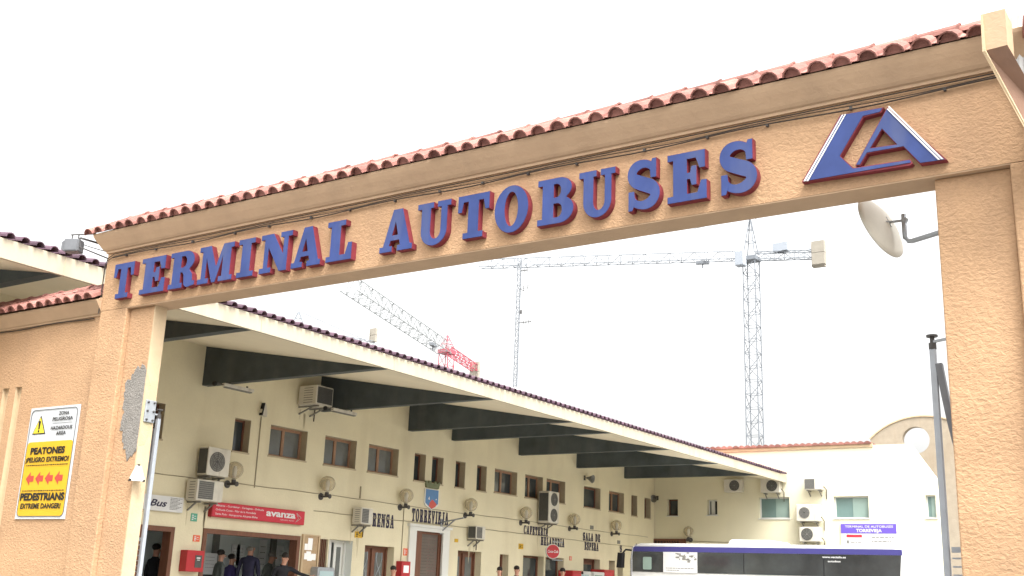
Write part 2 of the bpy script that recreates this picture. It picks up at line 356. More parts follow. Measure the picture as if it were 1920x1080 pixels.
    if c == 'S':
        path = arc(.41,.745,.275,.195,15,235,22)+[(.42,.515)]+arc(.43,.275,.30,.205,62,-165,24)
        hw = lambda t: .075+.075*math.exp(-((t-.5)/.16)**2)+.03*math.exp(-((t-.25)/.1)**2)+.03*math.exp(-((t-.75)/.1)**2)
        return .84, [ribbon(path, hw)], [[(.62,.62),(.76,.62),(.76,1.02),(.66,1.02),(.60,.86)], [(.05,-.02),(.15,-.02),(.22,.14),(.19,.38),(.05,.38)]]
    return .4, [], []
def slab_outline(mb, c, x0, x1, z0, h, depth, y):
    wd, sp, spurs = glyph(c)
    fx = lambda pts: [(x0+px/wd*(x1-x0), z0+py*h) for px, py in pts]
    if sp: outline(mb, [fx(p) for p in sp], depth, y)
    for p in spurs: outline(mb, [fx(p)], depth, y-0.0025)
    return mb
def slab_word(mb, s, x0, x1, z0, h, depth, y, gap=.24):
    ws = [glyph(c)[0] if c != ' ' else .5 for c in s]; tot = sum(ws)+gap*(len(s)-1); x = 0; k = (x1-x0)/tot
    for c, wd in zip(s, ws):
        if c != ' ': slab_outline(mb, c, x0+x*k, x0+(x+wd)*k, z0, h, depth, y)
        x += wd+gap
    return mb

# ================================================================== ground
b = MB(); b.box(-400, 400, -60, 700, -0.3, 0.0); struct(b.build('ground', 'asphalt'))
b = MB(); b.box(-18.6, -14.4, 3.0, 38.3, 0.004, 0.4); struct(b.build('platform', 'paving', bevel=0.01))

# ================================================================== entrance gate
def tile_run(b, x0, x1, ye, ze, yr, zr, pitch=0.208, r=0.082, n=7):
    """rows of cover and pan tiles from the eave (ye, ze) up to the ridge (yr, zr)"""
    k = int(round((x1-x0)/pitch)); p = (x1-x0)/k
    L = math.hypot(yr-ye, zr-ze); dy, dz = (yr-ye)/L, (zr-ze)/L; ny, nz = -dz, dy
    if nz < 0: ny, nz = -ny, -nz
    def half(cx, a, bb, ra, rb, lift, up, th):
        vs = []
        for s_, rr in ((a, ra), (bb, rb)):
            for q in range(2):
                for j in range(n):
                    t = math.pi*j/(n-1); r_ = rr-(th if q else 0)
                    h = (math.sin(t)*0.98 if up else -math.sin(t)*0.38)*r_+lift
                    vs.append((cx-math.cos(t)*r_, ye+dy*s_+ny*h, ze+dz*s_+nz*h))
        fs = []
        for j in range(n-1):
            fs += [(j, j+1, 2*n+j+1, 2*n+j), (n+j, 3*n+j, 3*n+j+1, n+j+1), (j, n+j, n+j+1, j+1), (2*n+j, 2*n+j+1, 3*n+j+1, 3*n+j)]
        b.add(vs, fs)
    m = max(1, int(math.ceil(L/0.5)))
    for i in range(k+1):
        cx = x0+i*p
        for q in range(m):
            a = q*L/m-(random.uniform(0.0, 0.025)); e = min(L, (q+1)*L/m+0.05)
            half(cx+random.uniform(-.006, .006), a, e, r*random.uniform(.98, 1.06), r*0.86, random.uniform(0, .007), True, 0.013)
            if q == 0:                       # mortar under the first cover tile
                o_ = [(cx+math.cos(math.pi*j/8)*r*.86, ye+dy*.035+ny*(math.sin(math.pi*j/8)*r*.88-.002), ze+dz*.035+nz*(math.sin(math.pi*j/8)*r*.88-.002)) for j in range(9)]
                b.add(o_+[(x_, y_+dy*.1, z_+dz*.1) for x_, y_, z_ in o_], [tuple(range(9))]+[(j, j+1, 10+j, 9+j) for j in range(8)])
            if i < k: half(cx+p/2+random.uniform(-.004, .004), a+0.02, e, r*0.62, r*0.66, 0.026, False, 0.012)
def ridge_run(b, x0, x1, y, z, length=0.345, r=0.095, n=8):
    x = x0
    while x < x1-0.05:
        e = min(x+length+0.05, x1+0.05); vs = []; zz = z+random.uniform(-.006, .006); yy = y+random.uniform(-.006, .006)
        for xx, rr in ((x, r*0.86), (e-0.03, r*1.0), (e, r*1.10)):
            for q in range(2):
                for j in range(n):
                    t = math.pi*j/(n-1); r_ = rr-(0.016 if q else 0)
                    vs.append((xx, yy-math.cos(t)*r_, zz+math.sin(t)*r_))
        fs = []
        for s_ in range(2):
            o = s_*2*n
            for j in range(n-1): fs += [(o+j, o+j+1, o+2*n+j+1, o+2*n+j), (o+n+j, o+3*n+j, o+3*n+j+1, o+n+j+1)]
        for o in (0, 4*n):
            for j in range(n-1): fs.append((o+j, o+n+j, o+n+j+1, o+j+1))
        b.add(vs, fs); x += length
BZ = 4.73; TH = 0.32; GB = GY+TH
gate = thing('entrance_gate', 'orange rendered entrance gate with a tiled top spanning the driveway', 'gate', (-6.4, GY+0.18, 0), world=True)
XL0, XL1, XL2 = -11.935, -11.41, -10.93       # left pillar: outer edge, start of recessed panel, inner edge
XR0, XR1, XR2 = -1.70, -1.14, 0.35
REC = 0.065; LB = 8.655
b = MB(); b.box(XL0, XR2, GY, GB, BZ, 5.50); b.build('beam', 'stucco', gate)
b = MB(); b.box(XL1-0.02, XR1+0.02, GY+0.004, GB-0.004, BZ-0.012, BZ-0.001); b.build('beam_underside', 'smooth', gate)
# left pillar: proud outer strip, recessed panel, cream inner reveal
b = MB(); b.box(XL0, XL1, GY, LB, 0, BZ-0.001); b.box(XL1+0.001, XL2-0.02, GY+REC, LB, 0, BZ-0.013); lp = b.build('pillar', 'stucco', gate, bevel=0.012)
b = MB(); b.box(XL2-0.019, XL2, GY+REC-0.004, LB+.001, 0, BZ-0.013); rv = b.build('reveal', 'creamedge', lp)
b = MB(); b.box(XR1, XR2, GY, GB, 0, BZ-0.001); b.box(XR0, XR1-0.001, GY+REC, GB-0.003, 0, BZ-0.013); rp = b.build('pillar', 'stucco', gate, bevel=0.012)
# grey cement repair wrapping the inner corner of the left pillar
def blob(cx, cz, rx, rz, cut, side, n=110):
    pts = []
    for i in range(n):
        a = 2*math.pi*i/n; k = 1+.09*math.sin(3*a+1)+.05*math.sin(7*a+2)+.04*math.sin(13*a)+.035*math.sin(23*a+.5)+.03*math.sin(37*a)
        x = cx+math.cos(a)*rx*k
        pts.append((min(x, cut) if side < 0 else max(x, cut), cz+math.sin(a)*rz*k))
    out = [pts[0]]
    for q in pts[1:]:
        if math.hypot(q[0]-out[-1][0], q[1]-out[-1][1]) > 0.01: out.append(q)
    return out
c0 = gp(262, 770, -REC); b = MB()
b.prism(blob(XL2-0.06, c0.z+.02, 0.34, 0.53, XL2-0.0195, -1), GY+REC-0.008, GY+REC-0.001)
pt = b.build('repair_patch', 'patch', lp, normals=True); pt['label'] = 'grey unpainted cement patch with a ragged edge'
b = MB(); b.prismx([(GY+REC+.002, c0.z-.42), (LB-.09, c0.z-.40), (LB-.03, c0.z-.22), (LB-.06, c0.z+.1), (LB-.10, c0.z+.3), (GY+REC+.002, c0.z+.46)], XL2+.0005, XL2+.003)
o_ = b.build('repair_patch', 'revealpatch', lp); o_['label'] = 'dull greenish cream patch on the inner face'
# cornice: cavetto swept along the front, left end and back
prof = [(0, 5.50), (0.018, 5.50), (0.022, 5.525), (0.04, 5.535), (0.06, 5.56), (0.085, 5.60), (0.115, 5.645), (0.138, 5.685), (0.152, 5.715), (0.158, 5.745), (0, 5.745)]
def cornice(b, prof, x0, x1, yf, yb, left=True, right=False):
    vs = []; fs = []; n = len(prof)
    path = [lambda d: (x1, yf-d), lambda d: (x0-(d if left else 0), yf-d)]
    if left: path += [lambda d: (x0-d, yb+d), lambda d: (x1, yb+d)]
    for q in path:
        for d, z in prof: x, y = q(d); vs.append((x, y, z))
    for i in range(len(path)-1):
        for j in range(n):
            k = (j+1) % n; fs.append((i*n+j, i*n+k, (i+1)*n+k, (i+1)*n+j))
    fs.append(tuple(range(n))); fs.append(tuple((len(path)-1)*n+j for j in range(n)))
    b.add(vs, fs)
b = MB(); cornice(b, prof, XL0, XR2, GY, GB); b.build('cornice', 'smooth', gate)
b = MB(); b.prismx([(GY-0.155, 5.746), (GB+0.155, 5.746), (GY+0.18, 5.93)], XL0-0.12, XR2); b.build('tile_bed', 'smooth', gate)
b = MB(); tile_run(b, XL0-0.20, XR1-0.12, GY-0.185, 5.742, GY+0.18, 5.955); tile_run(b, XL0-0.20, XR1-0.12, GB+0.185, 5.742, GY+0.18, 5.955)
b.build('roof_tiles', 'tile', gate, normals=True)
b = MB(); ridge_run(b, XL0-0.24, XR1-0.12, GY+0.18, 5.955); b.build('ridge_tiles', 'tile', gate)
# cables strung below the cornice, with clips, running down the left end
def sag(p, q, n, s, wob=0.0):
    p, q = Vector(p), Vector(q); out = []
    for i in range(n+1):
        t = i/n; v = p.lerp(q, t); v.z -= s*4*t*(1-t); v.z += random.uniform(-wob, wob); out.append(v)
    return out
cb = thing('cable_bundle', 'thin black cables clipped along the gate beam below the cornice', 'cable', (-6.4, GY-0.02, 5.47), world=True)
b = MB()
for k, dz in enumerate((0.0, 0.03, 0.055)):
    pts = []
    x = XL0+0.14
    while x < -0.9:
        pts.append((x, GY-0.018-0.006*k, 5.475-dz-(0.012*math.sin(x*3.1+k) if k else 0)+0.0)); x += 0.16
    if k < 2: pts = [(XL0-0.012-0.01*k, GY-0.012, z) for z in (4.70, 5.0, 5.25, 5.36)]+[(XL0+0.03, GY-0.02, 5.43-dz)]+pts
    b.tube(pts, (0.006, 0.0045, 0.007)[k], 5)
b.build('strand', 'cable', cb)
x = XL0+0.4
while x < -1.2:
    b = MB(); b.box(x-0.010, x+0.010, GY-0.034, GY-0.002, 5.412, 5.436); b.build('clip', 'darkmetal', cb); x += 0.62+random.uniform(-.12, .12)

# gate lettering
sign = thing('gate_sign', 'raised blue letters with red sides reading TERMINAL AUTOBUSES on the gate beam', 'sign', (-7.3, GY, 4.84), world=True)
def c1(x, y): return (160+x/3.4286, 380+y/3.4286)
def c2(x, y): return (680+x/4, 240+y/4)
def c3(x, y): return (1060+x/4, 200+y/4)
LET = [('T', c1(196,395), c1(322,375)), ('E', c1(341,598), c1(498,585)), ('R', c1(526,568), c1(694,550)), ('M', c1(714,536), c1(936,505)),
       ('I', c1(966,490), c1(1072,480)), ('N', c1(1112,464), c1(1312,445)), ('A', c1(1317,435), c1(1506,405)), ('L', c1(1541,393), c1(1706,372)),
       ('A', c2(122,955), c2(368,915)), ('U', c2(417,590), c2(668,545)), ('T', c2(720,530), c2(956,490)), ('O', c2(988,650), c2(1243,600)),
       ('B', c2(1306,750), c2(1580,700)), ('U', c2(1624,365), c2(1898,310)), ('S', c3(460,600), c3(708,560)), ('E', c3(765,745), c3(1064,710)), ('S', c3(1150,480), c3(1436,430))]
LD = 0.078
for ch, p, q in LET:
    x0 = gp(*p, LD).x; x1 = gp(*q, LD).x
    b = MB(); slab_outline(b, ch, x0, x1, 4.832, 0.465, LD-0.005, GY-LD+0.003); o = b.build('letter', 'red', sign); o['label'] = 'letter '+ch
    b = MB(); slab_outline(b, ch, x0+0.004, x1-0.004, 4.836, 0.457, 0.006, GY-LD-0.0035); b.build('letter_face', 'blue', o)

# emblem beside the lettering
logo = thing('gate_emblem', 'blue angular emblem with white edge stripes at the right end of the gate beam', 'emblem', (-2.2, GY, 4.85), world=True)
def lp_(pts, y=0.07): return [(q.x, q.z) for q in (gp(1460+px/2.841, py/2.841, y) for px, py in pts)]
Cb = [(122,970),(328,612),(560,570),(545,600),(452,624),(330,832),(398,893),(700,848),(714,868),(700,880)]
Ab = [(408,882),(578,570),(896,850),(752,872),(664,783),(472,818),(435,882)]
Ah = [(492,787),(550,690),(625,768)]
b = MB(); outline(b, [lp_(Cb)], 0.066, GY-0.068); p1 = b.build('emblem_bracket', 'red', logo)
b = MB(); outline(b, [lp_([(134,966),(334,614),(553,575),(540,596),(449,618),(325,832),(396,899),(698,853),(705,866)])], 0.006, GY-0.075); b.build('emblem_face', 'blue', p1)
b = MB()
for d in (0, 15): outline(b, [lp_([(134+d,967),(140+d+4,966),(346+d,612-d*.2),(339+d,613-d*.2)])], 0.004, GY-0.080)
b.build('stripe', 'white', p1)
b = MB(); outline(b, [lp_(Ab), lp_(Ah)], 0.066, GY-0.068); p2 = b.build('emblem_letter', 'red', logo)
b = MB(); outline(b, [lp_([(414,878),(578,580),(884,850),(755,868),(666,779),(470,813),(432,878)]), lp_([(486,792),(551,684),(634,771)])], 0.006, GY-0.075); b.build('emblem_face', 'blue', p2)
b = MB()
for d, wdt in ((0, 11), (17, 11)): outline(b, [lp_([(578+d*.35,584-d*.7),(584+d*.35,578-d*.7),(862+d,852-d*.2),(852+d-2,853-d*.2)])], 0.004, GY-0.080)
b.build('stripe', 'white', p2)

# ================================================================== gable end of the roof on the right of the gate
gb = thing('gable_end', 'cream and brown sloping roof end rising over the right end of the gate tiles', 'roof', (-1.0, 8.1, 5.6), world=True)
def lift(px, py, y): return at('y', y, px, py)
def slab(b, front, thick):
    f = [Vector(p) for p in front]; bk = [p+Vector((0.0, thick, 0.02)) for p in f]; n = len(f)
    b.add(f+bk, [tuple(range(n)), tuple(range(2*n-1, n-1, -1))]+[(i, n+i, n+(i+1) % n, (i+1) % n) for i in range(n)])
b = MB(); slab(b, [lift(1841,27,7.82), lift(1884,16,7.82), lift(1889,84,7.82), lift(1846,95,7.82)], 0.3); b.build('coping_top', 'smooth', gb)
b = MB(); slab(b, [lift(1846,95.5,7.82), lift(1889,84.5,7.82), lift(1975,235,8.28), lift(1975,330,8.28)], 0.14); b.build('coping_slope', 'brownshade', gb)
b = MB(); slab(b, [lift(1838,28,7.80), lift(1841.5,27,7.80), lift(1847.5,95,7.80), lift(1975,331,8.26), lift(1975,338,8.26), lift(1842,97,7.80)], 0.02); b.build('trim_edge', 'creamedge', gb)
b = MB()
pa, pb_, pc, pd = lift(1886,34,8.34), lift(1990,0,8.34), lift(1990,330,8.36), lift(1886,150,8.36)
N = 16
for i in range(N):
    a = pa.lerp(pb_, i/N); c = pa.lerp(pb_, (i+1)/N); e = pd.lerp(pc, i/N); f_ = pd.lerp(pc, (i+1)/N); k = Vector((0, 0.02*(i % 2), 0)); k2 = Vector((0, 0.02*((i+1) % 2), 0))
    b.add([a+k, c+k2, f_+k2, e+k], [(0, 1, 2, 3)])
    b.add([a+k+Vector((0,.01,0)), c+k2+Vector((0,.01,0)), f_+k2+Vector((0,.01,0)), e+k+Vector((0,.01,0))], [(3, 2, 1, 0)])
b.build('sky_glare_panel', 'white', gb)  # corrugated white sheet, added to stand in for sky glare
b = MB(); q = lift(1918, 50, 8.25); b.lathe([(0.085, 0), (0.09, 0.4), (0.07, 0.4), (0.065, 0.0)], q, Vector((0.9, 0.1, -0.1)), 14); b.build('roof_tile', 'tile', gb, smooth=True)

# ================================================================== boundary wall on the left of the gate
WYB = GY+0.06
bw = thing('boundary_wall', 'orange rendered boundary wall with a tiled coping left of the gate', 'wall', (-15.2, WYB, 0), world=True)
def wall_grid(b, a0, a1, z0, z1, holes, emit):
    A = sorted({a0, a1, *[h[0] for h in holes], *[h[1] for h in holes]}); Z = sorted({z0, z1, *[h[2] for h in holes], *[h[3] for h in holes]})
    for i in range(len(A)-1):
        for j in range(len(Z)-1):
            ca, cz = (A[i]+A[i+1])/2, (Z[j]+Z[j+1])/2
            if any(h[0] < ca < h[1] and h[2] < cz < h[3] for h in holes): continue
            emit(A[i], A[i+1], Z[j], Z[j+1])
slots = []
for x in range(9):
    s0 = gp(23-x*0, 731).x; 
sx = gp(30, 726, -0.06); sx2 = gp(5, 733, -0.06)
dxs = sx.x-sx2.x
holes = [(sx.x-k*dxs-0.0, sx.x-k*dxs+0.14, 1.2, sx.z) for k in range(0, 8)]
holes = [h for h in holes if h[0] > -18.3]
b = MB(); wall_grid(b, WX+0.01, XL0-0.001, 0, 4.69, holes, lambda x0, x1, z0, z1: b.add([(x0,WYB,z0),(x1,WYB,z0),(x1,WYB,z1),(x0,WYB,z1)], [(0,1,2,3)]))
for x0, x1, z0, z1 in holes:
    b.add([(x0,WYB,z0),(x0,WYB+.001,z0),(x0,WYB+.001,z1),(x0,WYB,z1)], [(0,1,2,3)]); b.add([(x1,WYB,z0),(x1,WYB+.001,z0),(x1,WYB+.001,z1),(x1,WYB,z1)], [(3,2,1,0)])
    b.add([(x0,WYB,z1),(x1,WYB,z1),(x1,WYB+.001,z1),(x0,WYB+.001,z1)], [(3,2,1,0)]); b.add([(x0,WYB,z0),(x1,WYB,z0),(x1,WYB+.001,z0),(x0,WYB+.001,z0)], [(0,1,2,3)])
b.add([(WX,WYB+.25,0),(XL0,WYB+.25,0),(XL0,WYB+.25,4.69),(WX,WYB+.25,4.69)], [(3,2,1,0)])
b.build('wall_face', 'stucco', bw, normals=False)
for x0, x1, z0, z1 in holes:
    m_ = MB(); d_ = WYB+.055; y_ = WYB+.002
    m_.add([(x0,d_,z0),(x1,d_,z0),(x1,d_,z1),(x0,d_,z1),(x0,y_,z0),(x1,y_,z0),(x1,y_,z1),(x0,y_,z1)], [(0,1,2,3),(4,0,3,7),(1,5,6,2),(7,3,2,6),(4,5,1,0)]); m_.build('slot', 'creamedge', bw, normals=False)
prof2 = [(0, 4.69), (0.018, 4.69), (0.022, 4.71), (0.04, 4.72), (0.075, 4.77), (0.115, 4.825), (0.132, 4.855), (0.138, 4.88), (0, 4.88)]
b = MB(); cornice(b, prof2, WX+0.01, XL0-0.001, WYB, WYB+.25, left=False); b.box(WX+0.01, XL0-0.001, WYB, WYB+.25, 4.691, 4.879); b.build('cornice', 'smooth', bw)
b = MB(); tile_run(b, WX+0.15, XL0-0.09, WYB-0.19, 4.883, WYB+0.26, 5.14); b.build('roof_tiles', 'tile', bw)
b = MB(); ridge_run(b, WX+0.1, XL0-0.03, WYB+0.26, 5.14); b.build('ridge_tiles', 'tile', bw)
b = MB(); b.prismx([(WYB-0.12, 4.881), (WYB+0.5, 4.881), (WYB+0.5, 5.05), (WYB+0.26, 5.12)], WX+0.01, XL0-0.001); b.build('tile_bed', 'smooth', bw)
o = MB(); o.tube([(x_, WYB-0.02, 4.672-0.01*math.sin(x_*4)) for x_ in [WX+.1+i*0.2 for i in range(33)]], 0.009, 5)
tag(o.build('cable', 'cable'), 'thin black cable running under the coping of the boundary wall', 'cable')

# hazard sign on the boundary wall
TL, TR, BR, BL = [at('y', WYB-0.02, *q) for q in ((60,767),(149.5,756.5),(122,970),(25.5,976))]
x0, x1, z0, z1 = (TL.x+BL.x)/2, (TR.x+BR.x)/2, (BL.z+BR.z)/2, (TL.z+TR.z)/2
hz = thing('warning_sign', 'yellow and silver warning sign with red arrows on the boundary wall', 'sign', (x0, WYB-0.005, z0))
W_, H_ = x1-x0, z1-z0
def rrect(x0, x1, z0, z1, r):
    return arc(x1-r, z1-r, r, r, 0, 90, 5)+arc(x0+r, z1-r, r, r, 90, 180, 5)+arc(x0+r, z0+r, r, r, 180, 270, 5)+arc(x1-r, z0+r, r, r, 270, 360, 5)
b = MB(); outline(b, [[(0,0),(W_,0),(W_,H_),(0,H_)]], 0.012, -0.012); b.build('panel', 'silver', hz)
b = MB(); outline(b, [rrect(.035, W_-.035, .035, H_*0.685, .06)], 0.003, -0.0155); b.build('warning_panel', 'yellow', hz)
b = MB(); outline(b, [rrect(.03, W_-.03, .03, H_-.03, .065), rrect(.038, W_-.038, .038, H_-.038, .06)], 0.003, -0.0185); b.build('border', 'acdark', hz)
tr = [(W_*.10, H_*.755), (W_*.37, H_*.755), (W_*.235, H_*.925)]
b = MB(); outline(b, [tr], 0.003, -0.0165); tri = b.build('warning_triangle', 'signblack', hz)
ce = (W_*.235, H_*.81); sh = lambda k: [(ce[0]+(p[0]-ce[0])*k, ce[1]+(p[1]-ce[1])*k) for p in tr]
b = MB(); outline(b, [sh(.83)], 0.003, -0.02); b.build('triangle_face', 'yellowlight', tri)
b = MB(); outline(b, [[(W_*.222,H_*.80),(W_*.248,H_*.80),(W_*.256,H_*.875),(W_*.214,H_*.875)]], 0.003, -0.024); outline(b, [arc(W_*.235, H_*.782, .016, .016, 0, 345, 14)], 0.003, -0.024); b.build('exclamation_mark', 'signblack', tri)
b = MB()
yy = -0.0215
text(b, 'ZONA', W_*.60, W_*.81, H_*.918, H_*.030, y=yy, bold=.03); text(b, 'PELIGROSA', W_*.49, W_*.90, H_*.868, H_*.030, y=yy, bold=.03)
b.box(W_*.5, W_*.9, yy-.001, yy, H_*.842, H_*.845)
text(b, 'HAZARDOUS', W_*.48, W_*.91, H_*.787, H_*.030, y=yy, bold=.03); text(b, 'AREA', W_*.60, W_*.80, H_*.738, H_*.030, y=yy, bold=.03)
text(b, 'PEATONES', W_*.13, W_*.83, H_*.575, H_*.056, y=yy, bold=.05); text(b, '\u00a1PELIGRO EXTREMO!', W_*.06, W_*.93, H_*.503, H_*.042, y=yy, bold=.04)
lines_of_print(b, W_*.08, W_*.93, H_*.47, .011, yy)
lines_of_print(b, W_*.08, W_*.93, H_*.243, .011, yy)
text(b, 'PEDESTRIANS', W_*.06, W_*.95, H_*.165, H_*.060, y=yy, bold=.05); text(b, 'EXTREME DANGER!', W_*.09, W_*.90, H_*.092, H_*.043, y=yy, bold=.04)
b.build('lettering', 'signblack', hz, normals=False)
for k in range(4):
    cx = W_*(.20+.195*k); cz = H_*.355; a_ = W_*.085; b = MB()
    outline(b, [[(cx-a_,cz),(cx,cz+a_*.95),(cx,cz+a_*.42),(cx+a_*.85,cz+a_*.42),(cx+a_*.85,cz-a_*.42),(cx,cz-a_*.42),(cx,cz-a_*.95)]], 0.003, -0.0195); b.build('arrow', 'arrow', hz)

# ================================================================== things fixed to the gate pillars
# steel gate leaves folded back behind the pillars: hinge post, falling curved top rail, mesh
def gate_leaf(label, px, py, ztop, sx):
    t = thing('gate_leaf', label, 'gate', (px, py, 0), world=True)
    b = MB(); b.box(px-.024, px+.024, py-.024, py+.024, 0.05, ztop); post = b.build('hinge_post', 'greymetal', t, bevel=.006)
    b = MB(); b.lathe([(.03, 0), (.03, .05), (.018, .05), (.018, .10), (.045, .10), (.045, .115)], (px, py, ztop), n=12); b.build('pivot', 'darkmetal', post)
    top = [(px+sx*(0.04+1.9*t_), py+.12*t_, 1.95+(ztop-0.12-1.95)*(1-t_)**13) for t_ in [(i/24)**2 for i in range(25)]]
    b = MB()
    for p, q in zip(top, top[1:]): b.bar(p, q, .05, .06)
    b.build('curved_rail', 'dullmetal', t)
    b = MB(); b.bar((px+sx*.04, py, .2), (px+sx*1.95, py+.12, .2), .05); b.bar((px+sx*1.94, py+.12, .1), (px+sx*1.94, py+.12, 2.0), .05); b.bar((px+sx*.04, py, 1.9), (px+sx*1.94, py+.12, 1.9), .04); b.build('frame', 'greymetal', t)
    b = MB()
    for k in range(26): z = .3+k*.0615; b.bar((px+sx*.04, py, z), (px+sx*1.93, py+.115, z), .012)
    for k in range(13):
        t_ = (k+1)/14; zt = 1.95+(ztop-0.14-1.95)*(1-t_)**13; b.bar((px+sx*(.04+1.9*t_), py+.12*t_, .2), (px+sx*(.04+1.9*t_), py+.12*t_, zt), .014)
    b.build('bars', 'greymetal', t)
    return t
pr = at('y', GB+0.12, 1749, 655)
gate_leaf('grey steel gate leaf folded back behind the right pillar of the gate', pr.x, GB+0.12, pr.z, 1)
b = MB(); b.bar((pr.x, GB+.12, pr.z+.06), (XR0+.1, GB-.02, pr.z+.06), .02); b.build('hinge_arm', 'metal', rp)
pl = at('y', LB+0.11, 297, 785)
gate_leaf('grey steel gate leaf folded back behind the left pillar of the gate', pl.x, LB+0.11, pl.z, -1)
hp = at('x', XL2, 277, 770)
hb = thing('hinge_bracket', 'grey bolted hinge plate with a rod on the inner face of the left gate pillar', 'bracket', tuple(hp), world=True)
b = MB(); b.box(XL2+.001, XL2+.022, GY+.085, LB-.005, hp.z-.14, hp.z+.13); pla = b.build('plate', 'metal', hb, bevel=.006)
b = MB()
for dy in (.115, .205):
    for dz in (-.11, -.005, .10): b.lathe([(.014, 0), (.014, .012), (.006, .016)], (XL2+.022, GY+dy, hp.z+dz), Vector((1,0,0)), 8)
b.build('bolt', 'darkmetal', pla)
b = MB(); b.tube([(XL2+.02, GY+.2, hp.z-.03), (pl.x-.02, LB+.02, hp.z-.02), (pl.x, LB+.1, hp.z-.02)], .014, 8); b.build('rod', 'metal', hb)
# small alarm box
ap = at('x', XL2+.05, 257, 888)
ab = thing('alarm_box', 'white rounded triangular alarm box on the inner face of the left gate pillar', 'alarm', tuple(ap), R(62))
b = MB(); outline(b, [[(-.085,-.06),(-.07,-.09),(.07,-.09),(.085,-.06),(.03,.085),(.018,.098),(-.018,.098),(-.03,.085)]], .06, -.06); b.build('housing', 'ac', ab, bevel=.012)
b = MB(); b.box(-.09,-.068,-.064,0,-.095,-.07); b.box(.068,.09,-.064,0,-.095,-.07); b.box(-.014,.014,-.064,0,.09,.106); b.build('corner_cap', 'black', ab)
# satellite dish
dc = at('y', GB+0.25, 1657, 423)
dish = thing('satellite_dish', 'beige satellite dish on a bent pipe at the right gate pillar', 'dish', tuple(dc))
e1 = at('y', GB+0.25, 1628, 369)-dc; e2 = at('y', GB+0.25, 1683, 478)-dc
majv = (e2-e1).normalized(); hl = (e2-e1).length/2
view = (CAM-dc).normalized()
per = majv.cross(view).normalized()                       # across the narrow side
nrm = (per*0.93+view*(-0.42)).normalized()
if nrm.x > 0: nrm = -nrm
# face turned away from the gate: we look at its back, nearly edge on
nrm = (nrm-majv*nrm.dot(majv)).normalized(); sec = nrm.cross(majv)
b = MB(); n_, rings = 36, 7; vs = []; fs = []
for q, s_ in ((0, 0.0), (1, -0.012)):
    for i in range(rings+1):
        r_ = i/rings
        for j in range(n_):
            a = 2*math.pi*j/n_; vs.append(majv*math.cos(a)*hl*r_+sec*math.sin(a)*hl*r_*0.92+nrm*(0.085*(r_*r_-0.55)+s_))
for q in range(2):
    o_ = q*(rings+1)*n_
    for i in range(rings):
        for j in range(n_):
            k = (j+1) % n_; fs.append((o_+i*n_+j, o_+i*n_+k, o_+(i+1)*n_+k, o_+(i+1)*n_+j))
for j in range(n_):
    k = (j+1) % n_; fs.append((rings*n_+j, rings*n_+k, (rings+1)*n_+rings*n_+k, (rings+1)*n_+rings*n_+j))
b.add(vs, fs); b.build('reflector', 'dish', dish, smooth=True)
back = -nrm*0.05
p0 = at('y', GB+0.22, 1694, 402)-dc; p1_ = at('y', GB+0.22, 1697, 445)-dc; p2_ = at('y', GB+0.2, 1710, 452)-dc; p3 = Vector((XR0+.02, GB-.05, at('y', GB+0.2, 1754, 453).z))-dc
b = MB(); b.tube([p0, p0.lerp(p1_, .8), p1_, p1_.lerp(p2_, .6)+Vector((-.004,0,-.012)), p2_, p3], .021, 10); b.build('pipe', 'metal', dish, smooth=True)
pm = at('y', GB+0.22, 1696, 413)-dc
b = MB(); b.bar(back, pm, .018); b.bar(back+majv*.05, back-majv*.05, .03, .015); b.bar(back+sec*.05, pm.lerp(back, .4), .010); b.bar(pm+Vector((-.02,0,.01)), pm+Vector((.02,0,-.01)), .04); b.build('mount', 'metal', dish)

# ================================================================== bus terminal building
EX, EZ0, EZ1 = -13.45, 5.50, 5.76                 # canopy edge
Y0, Y1 = 2.0, 38.28
term = thing('terminal_building', 'long cream bus terminal with a deep canopy on dark tapering beams', 'building', (WX, 20, 0), world=True)
WT, WB_ = 4.965, 4.255                            # upper window head and sill
def yw(px, py): return bp(px, py).y
DH = 2.5
UPW = [('wide', 508, 577, 800, 2), ('wide', 610, 669, 822, 2), ('wide', 692, 748, 836, 2), ('wide', 928, 970, 882, 2), ('wide', 985, 1018, 892, 2), ('wide', 1025, 1060, 900, 2),
       ('dark', 1095, 1126, 913, 1), ('wide', 1142, 1170, 922, 2), ('slim', 291, 311, 752, 1), ('slim', 441, 471, 785, 1), ('slim', 778, 799, 850, 1), ('slim', 811, 832, 857, 1), ('slim', 855, 873, 865, 1),
       ('slim', 895, 913, 873, 1), ('slim', 1184, 1195, 929, 1), ('slim', 1208.5, 1220, 934, 1)]
wins = []
for k, a, c, py, nl in UPW:
    ya = yw(a, py); yc = yw(c, py+(c-a)*0.2)
    wins.append((k, ya, yc, WB_ if k != 'slim' else WB_-0.03, WT, nl))
DOORS = [('open', 262, 327, 986, 2.47), ('hall', 380, 562, 999, 2.50), ('grille', 597, 616, 1006, 2.48), ('glassdoor', 618, 662, 1009, 2.49), ('panelled', 685, 740, 1015, 2.42),
         ('main', 779, 829, 990, 2.90), ('double', 859, 903, 1027, 2.48), ('single', 937.5, 954, 1034, 2.47), ('dark', 981, 1020, 1038, 2.50), ('dark', 1023, 1057, 1044, 2.50),
         ('wooden', 1094, 1125, 1048, 2.56), ('single', 1142, 1153, 1052, 2.56), ('single', 1158, 1168, 1053, 2.6)]
doors = [(k, yw(a, py), yw(c, py+(c-a)*0.06), 0.4, zt) for k, a, c, py, zt in DOORS]
doors = [(k, y0, y1, (1.65 if k == 'grille' else z0), zt) for k, y0, y1, z0, zt in doors]
holes = [(y0, y1, z0, z1) for k, y0, y1, z0, z1, n in wins]+[(y0, y1, z0, z1) for k, y0, y1, z0, z1 in doors]
b = MB()
